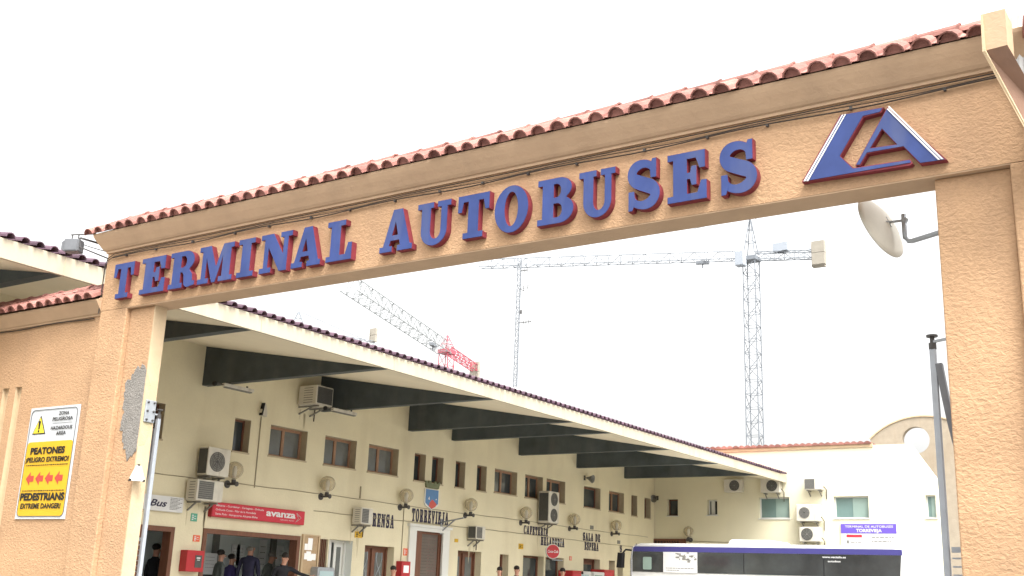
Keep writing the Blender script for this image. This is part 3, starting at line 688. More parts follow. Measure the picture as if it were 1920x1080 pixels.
wall_grid(b, Y0, Y1, 0.0, 6.45, holes, lambda a, c, z0, z1: b.add([(WX,a,z0),(WX,c,z0),(WX,c,z1),(WX,a,z1)], [(0,1,2,3)]))
b.add([(WX,Y0,0),(WX-9,Y0,0),(WX-9,Y0,6.45),(WX,Y0,6.45)], [(3,2,1,0)])
wall = b.build('wall', 'wall', term, normals=False)
def reveal(b, y0, y1, z0, z1, d, x=WX):
    b.add([(x,y0,z0),(x-d,y0,z0),(x-d,y0,z1),(x,y0,z1)], [(0,1,2,3)]); b.add([(x,y1,z0),(x-d,y1,z0),(x-d,y1,z1),(x,y1,z1)], [(3,2,1,0)])
    b.add([(x,y0,z1),(x-d,y0,z1),(x-d,y1,z1),(x,y1,z1)], [(0,1,2,3)]); b.add([(x,y0,z0),(x-d,y0,z0),(x-d,y1,z0),(x,y1,z0)], [(3,2,1,0)])
def frame_x(b, y0, y1, z0, z1, x0, x1, t, mull=0, sill=True):
    b.box(x0, x1, y0, y0+t, z0, z1); b.box(x0, x1, y1-t, y1, z0, z1); b.box(x0, x1, y0+t, y1-t, z1-t, z1)
    if sill: b.box(x0, x1, y0+t, y1-t, z0, z0+t)
    for i in range(mull):
        c = y0+(y1-y0)*(i+1)/(mull+1); b.box(x0, x1+.004, c-t*.7, c+t*.7, z0+(t if sill else 0), z1-t)
e = 0.002
for k, y0, y1, z0, z1, n in wins:
    b = MB(); frame_x(b, y0+e, y1-e, z0+e, z1-e, WX-.26, WX-.20, .06 if k != 'slim' else .045, n-1)
    wn = b.build('window', 'woodlight' if k == 'wide' else 'wood', term)
    b = MB(); b.box(WX-.245, WX-.225, y0+.04, y1-.04, z0+.04, z1-.04); b.build('pane', 'glass' if (k != 'wide' or y0 > 24) else 'greyglass', wn)
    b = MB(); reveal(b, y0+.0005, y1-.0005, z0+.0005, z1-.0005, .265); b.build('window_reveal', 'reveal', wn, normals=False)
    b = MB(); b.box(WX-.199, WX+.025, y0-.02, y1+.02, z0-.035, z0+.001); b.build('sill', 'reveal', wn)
for k, y0, y1, z0, z1 in doors:
    fm = 'wood'
    d = .10 if k in ('open', 'hall') else .22
    if k == 'main': d = .05
    b = MB(); t = .10 if k in ('open', 'hall') else .06
    if k in ('open', 'hall'): frame_x(b, y0+e, y1-e, z0, z1-e, WX-.22, WX+.03, t, 0, False)
    else: frame_x(b, y0+e, y1-e, z0, z1-e, WX-d-.06, WX-d, t, 1 if k in ('double', 'panelled') else 0, False)
    dr = b.build('door' if k not in ('grille', 'hall') else ('hall_opening' if k == 'hall' else 'window'), 'alu' if k == 'glassdoor' else fm, term)
    b = MB(); reveal(b, y0+.0005, y1-.0005, z0+.0005, z1-.0005, d+.07); b.build('door_reveal', 'wall' if k not in ('main',) else 'wood', dr, normals=False)
    if k in ('open', 'hall'): continue
    xb = WX-d-.05
    if k == 'main':
        b = MB()
        for i in range(30): b.box(xb-.02, xb+.012, y0+.06, y1-.06, z0+i*.082, z0+i*.082+.078)
        b.build('roller_shutter', 'shutter', dr); b = MB(); b.box(xb+.013, WX-.01, y0+.003, y0+(y1-y0)*.27, .4, z1-.003); b.build('side_panel', 'wood', dr)
        b = MB(); b.box(WX, WX+.06, y0-.30, y0, .4, z1+.10); b.box(WX, WX+.06, y1, y1+.30, .4, z1+.10); b.box(WX, WX+.06, y0-.001, y1+.001, z1+.001, z1+.10); b.box(WX, WX+.10, y0-.36, y1+.36, z1+.101, z1+.17)
        b.build('surround', 'alu', dr)
    elif k == 'grille':
        b = MB(); b.box(xb-.02, xb, y0, y1, z0, z1); b.build('pane', 'glass', dr); b = MB()
        for i in range(6): b.bar((WX-.05, y0+(y1-y0)*(i+.5)/6, z0), (WX-.05, y0+(y1-y0)*(i+.5)/6, z1), .022)
        b.build('bars', 'wood', dr)
    elif k in ('double', 'panelled', 'glassdoor'):
        for i in range(2):
            a = y0+(y1-y0)*i/2+.05; c = y0+(y1-y0)*(i+1)/2-.05
            b = MB(); b.box(xb-.02, xb+.005, a, c, .5, z1-.06); lf = b.build('door_leaf', 'wood' if k != 'glassdoor' else 'alu', dr)
            b = MB(); b.box(xb+.004, xb+.012, a+.09, c-.09, 1.2 if k == 'panelled' else .7, z1-.16); b.build('glazing', 'greyglass', lf)
            if k == 'panelled':
                b = MB(); rr = lambda s_: [(xb+.02, a+.09+(c-a-.18)*(.5+.4*math.sin(u*.9+s_)), 1.25+u*.17) for u in range(7)]
                b.tube(rr(0), .010, 6); b.tube(rr(3.1), .010, 6); b.build('scrollwork', 'metal', lf)
    else:
        b = MB(); b.box(xb-.02, xb+.005, y0+.05, y1-.05, .4, z1-.06); lf = b.build('door_leaf', 'wood' if k in ('single', 'wooden') else 'glass', dr)
        b = MB(); b.box(xb+.004, xb+.012, y0+.14, y1-.14, 1.3, z1-.18); b.build('glazing', 'glass', lf)
# rooms behind the two openings
def room(y0, y1, depth, m):
    b = MB(); x0, x1 = WX-depth, WX-.001; z1 = 2.95
    b.add([(x0,y0,.4),(x0,y1,.4),(x0,y1,z1),(x0,y0,z1)], [(0,1,2,3)]); b.add([(x0,y0,.4),(x1,y0,.4),(x1,y0,z1),(x0,y0,z1)], [(0,1,2,3)])
    b.add([(x0,y1,.4),(x1,y1,.4),(x1,y1,z1),(x0,y1,z1)], [(0,1,2,3)]); b.add([(x0,y0,z1),(x1,y0,z1),(x1,y1,z1),(x0,y1,z1)], [(0,1,2,3)])
    b.add([(x0,y0,.4),(x1,y0,.4),(x1,y1,.4),(x0,y1,.4)], [(0,1,2,3)]); return b.build('room', m, term, normals=False)
room(13.2, 16.27, 2.4, 'inner'); room(16.29, 21.2, 2.4, 'inner')
for px in (407, 515): q = at('x', WX-2.3, px, 1020); b = MB(); b.box(WX-2.38, WX-2.3, q.y-.08, q.y+.08, .4, 2.6); b.build('room_pilaster', 'acmid', term)
# canopy: soffit, fascia, roof, edge tiles, tapering beams
SZ = 6.38
b = MB(); b.prismx([(0,0),(1,0),(1,1)], 0, 1) if False else None
b.add([(EX,Y0,EZ0),(EX,Y1,EZ0),(WX+.002,Y1,SZ),(WX+.002,Y0,SZ)], [(0,1,2,3)]); b.build('soffit', 'soffit', term, normals=False)
b = MB(); b.box(EX, EX+.06, Y0, Y1-.01, EZ0-.012, EZ1); fa_ = b.build('fascia', 'fascia', term)
for k in range(9): b = MB(); y = 5.2+k*3.63+random.uniform(-.1, .1); b.box(EX+.0605, EX+.064, y-.006, y+.006, EZ0-.01, EZ1-.01); b.build('joint', 'reveal', fa_)
b = MB(); b.add([(EX+.062,Y0,EZ1+.002),(EX+.062,Y1,EZ1+.002),(WX-5,Y1,EZ1+1.9),(WX-5,Y0,EZ1+1.9)], [(0,1,2,3)]); b.add([(WX-5,Y0,EZ1+1.9),(WX-5,Y1,EZ1+1.9),(WX-9,Y1,EZ1+.9),(WX-9,Y0,EZ1+.9)], [(0,1,2,3)])
b.add([(EX,Y0,EZ0),(EX,Y0,EZ1),(WX-5,Y0,EZ1+1.9),(WX-9,Y0,EZ1+.9),(WX-9,Y0,SZ),(WX,Y0,SZ)], [(0,1,2,3,4,5)])
b.build('roof', 'tile', term, normals=False)
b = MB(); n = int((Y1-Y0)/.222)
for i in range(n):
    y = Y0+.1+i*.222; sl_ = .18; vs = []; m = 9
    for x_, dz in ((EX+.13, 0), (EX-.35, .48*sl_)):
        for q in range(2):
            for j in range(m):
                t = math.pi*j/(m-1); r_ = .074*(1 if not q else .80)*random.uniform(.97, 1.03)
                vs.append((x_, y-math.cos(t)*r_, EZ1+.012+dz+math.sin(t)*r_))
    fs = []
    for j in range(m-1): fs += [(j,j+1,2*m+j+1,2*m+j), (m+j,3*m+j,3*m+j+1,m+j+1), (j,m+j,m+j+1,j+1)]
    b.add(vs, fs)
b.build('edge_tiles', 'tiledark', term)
for yb in (5.1, 8.75, 12.38, 15.98, 19.68, 23.2, 25.2, 28.74, 32.36, 35.86):
    b = MB(); b.prism([(WX+.001, EZ0+.012), (EX-.001, EZ0+.012), (EX-.001, EZ0+.016), (WX+.001, SZ-.001)], yb-.09, yb+.09); b.build('canopy_beam', 'beam', term)
# thin cables along the wall
def wall_line(label, pts, r=.009, m='greycable'):
    o = MB(); o.tube(pts, r, 5); tag(o.build('conduit', m), label, 'cable')
yy = [14.2+i*.5 for i in range(48)]
wall_line('long thin conduit running just under the globe lamps of the terminal wall', [(WX+.012, y, 3.53-.006*(i % 3)+.01*math.sin(y*.7)) for i, y in enumerate(yy)])
wall_line('lower thin conduit along the terminal wall beneath the globe lamps', [(WX+.012, y, 3.13-.008*(i % 2)+.012*math.sin(y*.5)) for i, y in enumerate(yy) if y > 19.6])
q0 = bp(490, 775); q1 = bp(482, 915)
wall_line('vertical conduit dropping from the black bell on the terminal wall', [(WX+.014, q0.y, q0.z-.08), (WX+.014, q0.y, q1.z)], .014)
q0 = bp(757, 952); wall_line('vertical conduit left of the main doorway of the terminal', [(WX+.014, q0.y, 3.45), (WX+.014, q0.y, 1.2)], .012)
q0 = bp(675, 925); wall_line('short capped conduit stub above the small air conditioner by RENSA', [(WX+.014, q0.y, 3.55), (WX+.014, q0.y, 3.85)], .02)

# ------------------------------------------------------------------ air conditioners
def ac(label, loc, rz, w_, h_, d_, fans=1, grille='round', fx=.42, fr=None, br=True, body='ac', fan=None, sl=False):
    t = thing('air_conditioner', label, 'air conditioner', loc, rz, 'outdoor air conditioning units on the walls')
    off = .06
    b = MB(); b.box(-w_/2, w_/2, -d_-off, -off, 0, h_); bd = b.build('casing', body, t, bevel=.018)
    b = MB()
    if grille == 'round':
        fr = fr or min(h_*.42, w_*.34)
        for i in range(fans):
            cz = h_*(i+.5)/fans; r_ = fr if fans == 1 else h_/fans*.42; c = (-w_/2+w_*fx, -d_-off-.001, cz)
            b.lathe([(r_, 0), (r_, .006)], c, Vector((0,-1,0)), 24)
    else: b.box(-w_/2+w_*.06, -w_/2+w_*(.62 if grille == 'part' else .94), -d_-off-.008, -d_-off, h_*.08, h_*.92)
    g = b.build('fan_opening', fan or ('acdark' if grille == 'full' else 'acmid'), t)
    b = MB()
    if grille == 'round':
        for i in range(fans):
            cz = h_*(i+.5)/fans; r_ = fr if fans == 1 else h_/fans*.42; c = Vector((-w_/2+w_*fx, -d_-off-.012, cz))
            for k in (.35, .55, .75, .97):
                pts = [c+Vector((math.cos(a)*r_*k, 0, math.sin(a)*r_*k)) for a in [2*math.pi*j/20 for j in range(21)]]; b.tube(pts, .005, 4)
            for j in range(8):
                a = math.pi*j/4; b.bar(c+Vector((math.cos(a)*r_*.15, 0, math.sin(a)*r_*.15)), c+Vector((math.cos(a)*r_, 0, math.sin(a)*r_)), .005)
            b.lathe([(r_*.16, 0), (r_*.16, .008)], c, Vector((0,-1,0)), 12)
    else:
        n = 9
        for i in range(n): z = h_*(.12+.76*i/(n-1)); b.box(-w_/2+w_*.07, -w_/2+w_*(.61 if grille == 'part' else .93), -d_-off-.014, -d_-off-.009, z-.006, z+.006)
    b.build('fan_guard', 'acdark' if fan is None else 'acmid', t)
    b = MB()
    for i in range(7): z = h_*(.1+.75*i/6); b.box(-w_/2-.004, -w_/2, -d_*(.92 if sl else .8)-off, -d_*(.08 if sl else .3)-off, z-h_*(.04 if sl else 0), z+h_*(.09 if sl else .025))
    b.build('side_louvre', 'acdark', t)
    if br:
        for x in (-w_*.32, w_*.32): b = MB(); b.bar((x, 0, -.03), (x, -d_-off, -.03), .035); b.bar((x, -.02, -.2), (x, -d_*.75, -.045), .03); b.build('bracket', 'acmid', t)
        b = MB(); b.tube([(w_/2, -d_*.6, h_*.3), (w_/2+.05, -d_*.6, h_*.2), (w_/2+.06, -.02, h_*.05), (w_/2+.05, -.02, -.3)], .014, 6); b.build('hose', 'cable', t)
    return t
def drip(par, w_):
    for k in range(3):
        x = random.uniform(-w_*.4, w_*.4); l = random.uniform(.25, .7); h = random.uniform(.015, .035); top = -random.uniform(.05, .2)
        b = MB(); b.prism([(x-h, top), (x+h, top-.02), (x+h*.7, top-l*.6), (x+h*.2, top-l), (x-h*.4, top-l*.8), (x-h*.8, top-l*.4)], -.0025, -.0005); b.build('drip_stain', 'drip', par)
def wall_ac(label, px, py, *a, **k): q = bp(px, py, .3); drip(ac(label, (WX, q.y, q.z), WALLROT, *a, **k), a[0])
wall_ac('larger white air conditioner, upper one of the pair left of the red sign', 403, 893, .62, .60, .32, sl=True)
wall_ac('lower smaller air conditioner of the pair, just above the corner of the red sign', 386, 940, .72, .44, .34, grille='part')
wall_ac('boxy air conditioner with a dark square front high under the canopy beam', 588, 762, .58, .46, .58, grille='full')
wall_ac('small air conditioner covering the first letter of RENSA', 684, 983, .44, .40, .30, grille='part')
wall_ac('small air conditioner right of TORREVIEJA above the double door', 898, 1011, .46, .36, .30, grille='part', sl=True)
wall_ac('tall twin fan air conditioner above the CAFETERIA letters', 1030, 981, .62, .98, .40, fans=2, fx=.5, fan='acdark', sl=True)

# ------------------------------------------------------------------ globe lamps
lampt = thing('globe_lamp', 'x', 'lamp', (0,0,0))
b = MB(); b.lathe([(.085, 0), (.085, .02), (.03, .03), (.02, .03)], (0, 0, 0), Vector((0,-1,0)), 16); b.build('wall_plate', 'darkmetal', lampt); b = MB(); b.lathe([(.055, 0), (.055, .02)], (0, -.29, 0), Vector((0,-1,0)), 12); b.build('end_cap', 'darkmetal', lampt)
b = MB(); b.tube([(0, -.02, 0), (0, -.30, 0)], .026, 8); b.tube([(0, -.2, .0), (0, -.2, .10)], .05, 10); b.build('arm', 'darkmetal', lampt)
b = MB(); b.ball((0, -.2, .30), .19); gl = b.build('globe', 'globe', lampt, smooth=True)
b = MB(); b.lathe([(.03, .12), (.045, .15), (.045, .22), (.06, .30), (.035, .38), (.01, .40)], (0, -.2, 0), n=12); b.build('bulb', 'white', gl, smooth=True)
LAMPS = [(437, 913, 'globe lamp beside the upper air conditioner left of the red sign'), (612, 937, 'globe lamp above the right end of the red sign'), (760, 960, 'globe lamp left of the coat of arms'), (882, 973, 'globe lamp right of the coat of arms'),
         (986, 988, 'globe lamp just left of the tall twin fan air conditioner'), (1077, 996, 'globe lamp between the tall twin fan unit and SALA DE ESPERA'), (1156, 1005, 'globe lamp nearest the inner corner on the terminal wall')]
for px, py, lab in LAMPS:
    q = bp(px, py, .2); place(lampt, (WX, q.y, 3.50+(q.z-3.50)*.25), WALLROT, lab, 'globe lamps on the walls')
q = fp(1291, 1012, .2); place(lampt, (q.x, WY, q.z), 0, 'globe lamp on the far wing wall beside the dark sign behind the bus', 'globe lamps on the walls')

# ------------------------------------------------------------------ lamps and speakers under the canopy
def under(px, py, lab, w_=.42):
    q = at('x', WX+.9, px, py); t = thing('strip_floodlight', lab, 'light', (q.x, q.y+.1, EZ0-.0), R(90), 'light fittings under the canopy beams')
    b = MB(); b.box(-w_, w_, -.05, .05, -.10, -.03); b.build('housing', 'ac', t, bevel=.01)
    b = MB(); b.box(-w_*.9, w_*.9, -.04, .04, -.125, -.101); b.build('diffuser', 'acmid', t)
    b = MB(); b.bar((-w_*.6, 0, -.03), (-w_*.6, 0, .01), .03); b.bar((w_*.6, 0, -.03), (w_*.6, 0, .01), .03); b.tube([(-w_, 0, -.07), (-w_-.2, 0, -.06)], .012, 6); b.build('hanger', 'darkmetal', t)
    b = MB(); b.ball((-w_-.24, 0, -.08), .055); b.build('sensor', 'black', t)
under(440, 727, 'light fitting with a black sensor under the wide beam above the slim window')
under(640, 773, 'light fitting under the beam just right of the boxy air conditioner')
def speaker(loc, rz, lab):
    t = thing('horn_speaker', lab, 'loudspeaker', loc, rz); b = MB(); b.lathe([(.03, 0), (.05, .08), (.14, .24), (.145, .25), (.12, .24), (.03, .1)], (0, -.08, 0), Vector((0, -1, -.2)), 14); b.build('horn', 'acmid', t)
    b = MB(); b.bar((0, 0, 0), (0, -.1, 0), .03); b.box(-.05, .05, -.012, 0, -.08, .08); b.build('bracket', 'darkmetal', t)
q = bp(1096, 896); speaker((WX, q.y, q.z), WALLROT, 'small dark horn speaker under the beam above the plain dark window')
q = fp(1229, 934); speaker((q.x+.08, WY, q.z), 0, 'small dark horn speaker in the inner corner of the wing')
q = bp(491, 770); t = thing('alarm_bell', 'small black triangular alarm fitting on the wall left of the first wide window', 'alarm', (WX, q.y, q.z), WALLROT)
b = MB(); b.prism([(-.09,-.10),(.09,-.14),(.09,-.04),(.03,.16),(-.03,.16),(-.09,-.02)], -.10, -.001); b.build('housing', 'ac', t, bevel=.01)
b = MB(); b.prism([(-.10,-.12),(-.07,-.12),(-.02,.17),(-.05,.17)], -.12, -.02); b.build('cover', 'black', t)

# ------------------------------------------------------------------ signs on the terminal wall
def wall_sign(name, lab, cat, TLp, BRp, off=.0, rz=WALLROT):
    """thing at the lower left corner of the rectangle given by two photo corners on the wall"""
    a = bp(*TLp, off) if rz else fp(*TLp, off); c = bp(*BRp, off) if rz else fp(*BRp, off)
    t = thing(name, lab, cat, (WX, a.y, c.z) if rz else (a.x, WY, c.z), rz)
    return t, ((c.y-a.y) if rz else (c.x-a.x)), a.z-c.z
t, w_, h_ = wall_sign('shop_sign', 'long red sign with white lettering and an arrow mark above the ticket hall', 'sign', (399, 940), (570, 985), .12)
b = MB(); b.box(0, w_, -.12, -.002, 0, h_); b.build('box', 'hydrant', t, bevel=.008); b = MB(); b.box(.02, w_-.02, -.126, -.121, .015, h_-.015); b.build('panel', 'signred', t)
b = MB(); y_ = -.129
for i, s_ in enumerate(('Alicante - Guardamar - Cartagena - Orihuela', 'Orihuela Costa - Pilar de la Horadada', 'Santa Pola - Aeropuerto Alicante-Elche')): text(b, s_, w_*.035, w_*(.53, .45, .47)[i], h_*(.72-.28*i), h_*.125, y=y_, bold=.01)
b.build('route_list', 'white', t, normals=False); b = MB(); text(b, 'avanza', w_*.56, w_*.89, h_*.42, h_*.46, y=y_, bold=.03); b.build('shop_name', 'white', t, normals=False); b = MB(); text(b, 'GRUPO ADO', w_*.72, w_*.875, h_*.20, h_*.07, y=y_); b.build('lettering', 'white', t, normals=False)
b = MB(); P = lambda u, v: (w_*u, y_, h_*v)
for a, c in (((.90,.80),(.955,.50)), ((.955,.50),(.895,.16)), ((.895,.16),(.925,.46)), ((.925,.46),(.90,.80)), ((.905,.62),(.94,.62))): b.bar(P(*a), P(*c), .018, .004)
b.build('arrow_mark', 'white', t)
t, w_, h_ = wall_sign('bus_sign', 'white sign with black slanting lettering Bus, half behind the gate pillar', 'sign', (268, 925), (342, 962), .10)
b = MB(); b.box(0, w_, -.10, -.002, 0, h_); b.build('box', 'white', t, bevel=.006)
b = MB(); text(b, 'Bus', w_*.18, w_*.60, h_*.30, h_*.42, y=-.103, bold=.03, shear=.35); b.build('lettering', 'navy', t, normals=False)
b = MB()
for i in range(9): lines_of_print(b, w_*.67, w_*(.96-.05*(i % 3)), h_*(.88-.09*i), h_*.03, -.102)
b.build('small_print', 'signblack', t)
def letters(name, lab, s, p, q, h, z=None, m='navy'):
    a = bp(*p, .03); c = bp(*q, .03); t = thing(name, lab, 'sign', (WX, a.y, a.z), WALLROT); b = MB(); slab_word(b, s, 0, c.y-a.y, 0, h, .008, -.015); b.build('lettering', m, t); return t
letters('wall_lettering', 'dark capital letters RENSA left behind the small air conditioner', 'RENSA', (699, 987), (739, 990), .34)
letters('wall_lettering', 'dark capital letters TORREVIEJA over the main doorway', 'TORREVIEJA', (773, 977), (841, 985), .34)
letters('wall_lettering', 'dark capital letters CAFETERIA below the twin fan unit', 'CAFETERIA', (983, 1001), (1028, 1006), .26)
letters('wall_lettering', 'dark capital letters HELADERIA above the round red sign', 'HELADERIA', (1015, 1022), (1059, 1027), .26)
letters('wall_lettering', 'dark capital letters SALA DE, upper line of the waiting room sign', 'SALA DE', (1094, 1013), (1126, 1017), .26)
letters('wall_lettering', 'dark capital letters ESPERA, lower line of the waiting room sign', 'ESPERA', (1097, 1031), (1123, 1033), .26)
letters('wall_lettering', 'dark capital letter S beside the bus mirror', 'S', (1163, 1035), (1167, 1035), .24)
# coat of arms
t, w_, h_ = wall_sign('coat_of_arms', 'painted town crest with a green crown over a blue shield above TORREVIEJA', 'crest', (799, 900), (822, 958), .05)
b = MB(); outline(b, [[(0,h_*.72),(0,h_*.22),(w_*.06,h_*.14),(w_*.38,h_*.05),(w_*.5,0),(w_*.62,h_*.05),(w_*.94,h_*.14),(w_,h_*.22),(w_,h_*.72)]], .04, -.042); sh_ = b.build('shield', 'alu', t)
b = MB(); outline(b, [[(w_*.05,h_*.70),(w_*.05,h_*.23),(w_*.38,h_*.08),(w_*.5,h_*.03),(w_*.62,h_*.08),(w_*.95,h_*.23),(w_*.95,h_*.70)]], .004, -.047); b.build('shield_field', 'crestblue', sh_)
b = MB(); outline(b, [[(w_*.28,h_*.12),(w_*.5,h_*.04),(w_*.76,h_*.12),(w_*.84,h_*.22),(w_*.62,h_*.32),(w_*.52,h_*.36),(w_*.36,h_*.26)]], .004, -.052); b.build('red_charge', 'crestred', sh_)
b = MB(); outline(b, [[(w_*.22,h_*.36),(w_*.34,h_*.34),(w_*.30,h_*.46)]], .004, -.052); outline(b, [[(w_*.74,h_*.36),(w_*.86,h_*.37),(w_*.80,h_*.41)]], .004, -.052); b.build('sail', 'white', sh_)
b = MB(); cr = [(w_*.06,h_*.755),(w_*.94,h_*.755),(w_*1.0,h_*.93)]
for i in range(5): u = 1.02-.26*i; cr += [(w_*(u-.0), h_*.93), (w_*(u+.01), h_*1.0), (w_*(u-.10), h_*1.0), (w_*(u-.11), h_*.92)][0:4]
cr = [(w_*.06,h_*.755),(w_*.94,h_*.755),(w_*1.03,h_*.98),(w_*.90,h_*.99),(w_*.88,h_*.92),(w_*.78,h_*.92),(w_*.77,h_),(w_*.63,h_),(w_*.61,h_*.92),(w_*.39,h_*.92),(w_*.37,h_),(w_*.23,h_),(w_*.22,h_*.92),(w_*.12,h_*.92),(w_*.10,h_*.99),(w_*-.03,h_*.98)]
outline(b, [cr], .05, -.055); b.build('crown', 'crestgreen', t)
# small safety signs and boxes
def plate(name, lab, cat, tl, br, m, mark=None, off=.012):
    t, w_, h_ = wall_sign(name, lab, cat, tl, br, off); b = MB(); b.box(0, w_, -off, -.001, 0, h_); p = b.build('plate', m, t)
    if mark:
        b = MB()
        for i in range(3): b.box(w_*.15, w_*(.45 if i % 2 else .38), -off-.003, -off-.0005, h_*(.16+.25*i), h_*(.32+.25*i))
        lines_of_print(b, w_*.52, w_*.88, h_*.3, h_*.09, -off-.001); lines_of_print(b, w_*.52, w_*.88, h_*.6, h_*.09, -off-.001); b.build('symbol', mark, t)
plate('exit_sign', 'small green safety sign left of the red sign', 'safety sign', (359, 962), (369, 978), 'green', 'white')
plate('hose_sign', 'small red safety sign above the red hose cabinet', 'safety sign', (363, 1003), (374, 1016), 'orange', 'white')
plate('hose_sign', 'small red safety sign left of the main doorway', 'safety sign', (757, 1028), (764, 1042), 'orange', 'white')
plate('notice_plate', 'small yellow notice above the panelled door under RENSA', 'notice', (666, 996), (679, 1009), 'yellow', 'signblack')
plate('notice_plate', 'small yellow notice right of the double door', 'notice', (973, 1019), (981, 1030), 'yellow', 'signblack')
plate('notice_plate', 'small yellow round edged notice by the white surround of the main doorway', 'notice', (853, 1010), (859, 1017), 'yellow')
plate('hose_sign', 'small red safety sign right of the round red sign', 'safety sign', (1068, 1043), (1072, 1051), 'orange', 'white')
plate('vent_grille', 'small brown vent grille above SALA DE ESPERA', 'vent', (1107, 985), (1113, 993), 'acmid')
plate('vent_grille', 'small brown vent grille below the last globe lamp', 'vent', (1158, 1013), (1163, 1020), 'acmid')
t, w_, h_ = wall_sign('hose_cabinet', 'red metal fire hose cabinet at the left edge of the ticket hall', 'cabinet', (352, 1031), (380, 1073), .22)
b = MB(); b.box(0, w_, -.22, -.002, 0, h_); b.build('box', 'hydrant', t, bevel=.012); b = MB(); b.box(w_*.48, w_*.86, -.228, -.221, h_*.2, h_*.78); b.build('window', 'acdark', t)
b = MB(); b.box(w_*.55, w_*.76, -.231, -.2285, h_*.62, h_*.68); b.box(w_*.58, w_*.74, -.231, -.2285, h_*.54, h_*.57); b.build('arrow_sticker', 'white', t)
t, w_, h_ = wall_sign('hose_cabinet', 'red fire hose cabinet beside the main doorway', 'cabinet', (754, 1052), (768, 1092), .2)
b = MB(); b.box(0, w_, -.2, -.002, 0, h_); b.build('box', 'hydrant', t, bevel=.012); b = MB(); b.box(w_*.2, w_*.8, -.206, -.201, h_*.45, h_*.8); b.build('window', 'paper', t)
t, w_, h_ = wall_sign('notice_board', 'cork notice board with pinned papers right of the ticket hall', 'board', (571, 1004), (594, 1076), .06)
b = MB(); b.box(0, w_, -.03, -.001, 0, h_); b.build('board', 'cork', t); b = MB(); b.box(-.03, .02, -.06, -.001, -.03, h_+.03); b.box(w_-.02, w_+.03, -.06, -.001, -.03, h_+.03); b.box(.021, w_-.021, -.058, -.001, h_, h_+.03); b.build('frame', 'creamedge', t)
for i in range(7):
    u, v = random.uniform(.08, .6), random.uniform(.25, .78); b = MB(); b.box(w_*u, w_*(u+.3), -.033-.002*i, -.031-.002*i, h_*v, h_*(v+.17)); b.build('paper', 'paper', t)
q = bp(606, 1060, .15); t = thing('ticket_machine', 'grey and red ticket machine under the barred window', 'machine', (WX+.02, q.y, .4), WALLROT)
b = MB(); b.prism([(-.3,0),(.3,0),(.3,1.35),(.27,1.42),(-.27,1.42),(-.3,1.35)], -.25, 0); b.build('cabinet', 'metal', t, bevel=.02); b = MB(); b.box(-.24, .24, -.26, -.251, 1.0, 1.33); b.build('screen', 'teal', t); b = MB(); b.box(-.26, .26, -.262, -.251, .5, .93); b.build('front_panel', 'signred', t)
# round drinks sign on a projecting arm
q = bp(1036, 1034, .55); t = thing('round_sign', 'round red sign with white script projecting over the cafeteria doors', 'sign', (WX+.55, q.y, q.z), R(45))
b = MB(); b.lathe([(.225, -.05), (.225, .05)], (0,0,0), Vector((0,-1,0)), 32); b.build('drum', 'alu', t, bevel=.008); b = MB(); b.lathe([(.205, .051), (.205, .056)], (0,0,0), Vector((0,-1,0)), 32); b.build('face', 'hydrant', t)
b = MB(); text(b, 'Coca-Cola', -.17, .17, -.04, .08, y=-.06, bold=.02, shear=.3); b.build('lettering', 'white', t, normals=False)
b = MB(); b.bar((.0, .04, .30), (.42, .40, .30), .03); b.bar((.0, .04, -.25), (.42, .40, -.25), .03); b.build('arm', 'metal', t)
q = bp(848, 980, .3); t = thing('wall_bracket', 'thin grey metal bracket on the wall right of TORREVIEJA', 'bracket', (WX, q.y-.1, q.z), WALLROT); b = MB(); b.bar((0, 0, 0), (0, -.75, .12), .05, .03); b.bar((0, -.01, -.25), (0, -.45, .06), .03); b.box(-.05, .05, -.012, -.001, -.32, .1); b.build('arm', 'metal', t)
# vending machines
def vend(px, lab, m, pm, h=1.72):
    q = bp(px, 1062, .35); t = thing('vending_machine', lab, 'vending machine', (WX+.05, q.y, .4), WALLROT, 'vending machines against the terminal wall')
    b = MB(); b.box(-.36, .36, -.55, 0, 0, h); b.build('cabinet', m, t, bevel=.025); b = MB(); b.box(-.32, .18, -.557, -.551, .5, h-.1); b.build('front_panel', pm, t); b = MB(); b.box(.21, .32, -.557, -.551, .9, h-.4); b.build('coin_panel', 'acdark', t); b = MB(); b.box(-.28, .14, -.565, -.5575, .25, .42); b.build('dispensing_flap', 'black', t)
vend(1072, 'leftmost vending machine, red, right of the round red sign', 'hydrant', 'signred'); vend(1087, 'pale blue and white vending machine next to the leftmost red one', 'white', 'teal'); vend(1112, 'white vending machine with a greenish front in front of the wooden door', 'white', 'greenglass'); vend(1131, 'wide bright red vending machine nearest the bus', 'hydrant', 'signred', 1.82)
# posters and screen inside the ticket hall
def poster(px, py, w_, h_, lab, m='paper', x=WX-2.37):
    q = at('x', x, px, py); t = thing('poster', lab, 'poster', (x, q.y, q.z), WALLROT); b = MB(); b.box(-w_/2, w_/2, -.012, 0, -h_/2, h_/2); b.build('sheet', m, t); b = MB()
    for i in range(4): lines_of_print(b, -w_*.35, w_*.3, h_*(.3-.16*i), h_*.014, -.013)
    b.build('print', 'acmid', t)
poster(441, 1040, .28, .5, 'white notice on the back wall of the ticket hall, left one of the pair'); poster(450, 1041, .26, .5, 'white notice on the back wall of the ticket hall, right one of the pair')
poster(491, 1046, .26, .9, 'tall white and red notice behind the bald man'); poster(538, 1050, .85, .7, 'wide white poster behind the man reaching to the side'); poster(393, 1057, .42, .5, 'white sheet on the wall beside the red hose cabinet', x=WX-2.2)

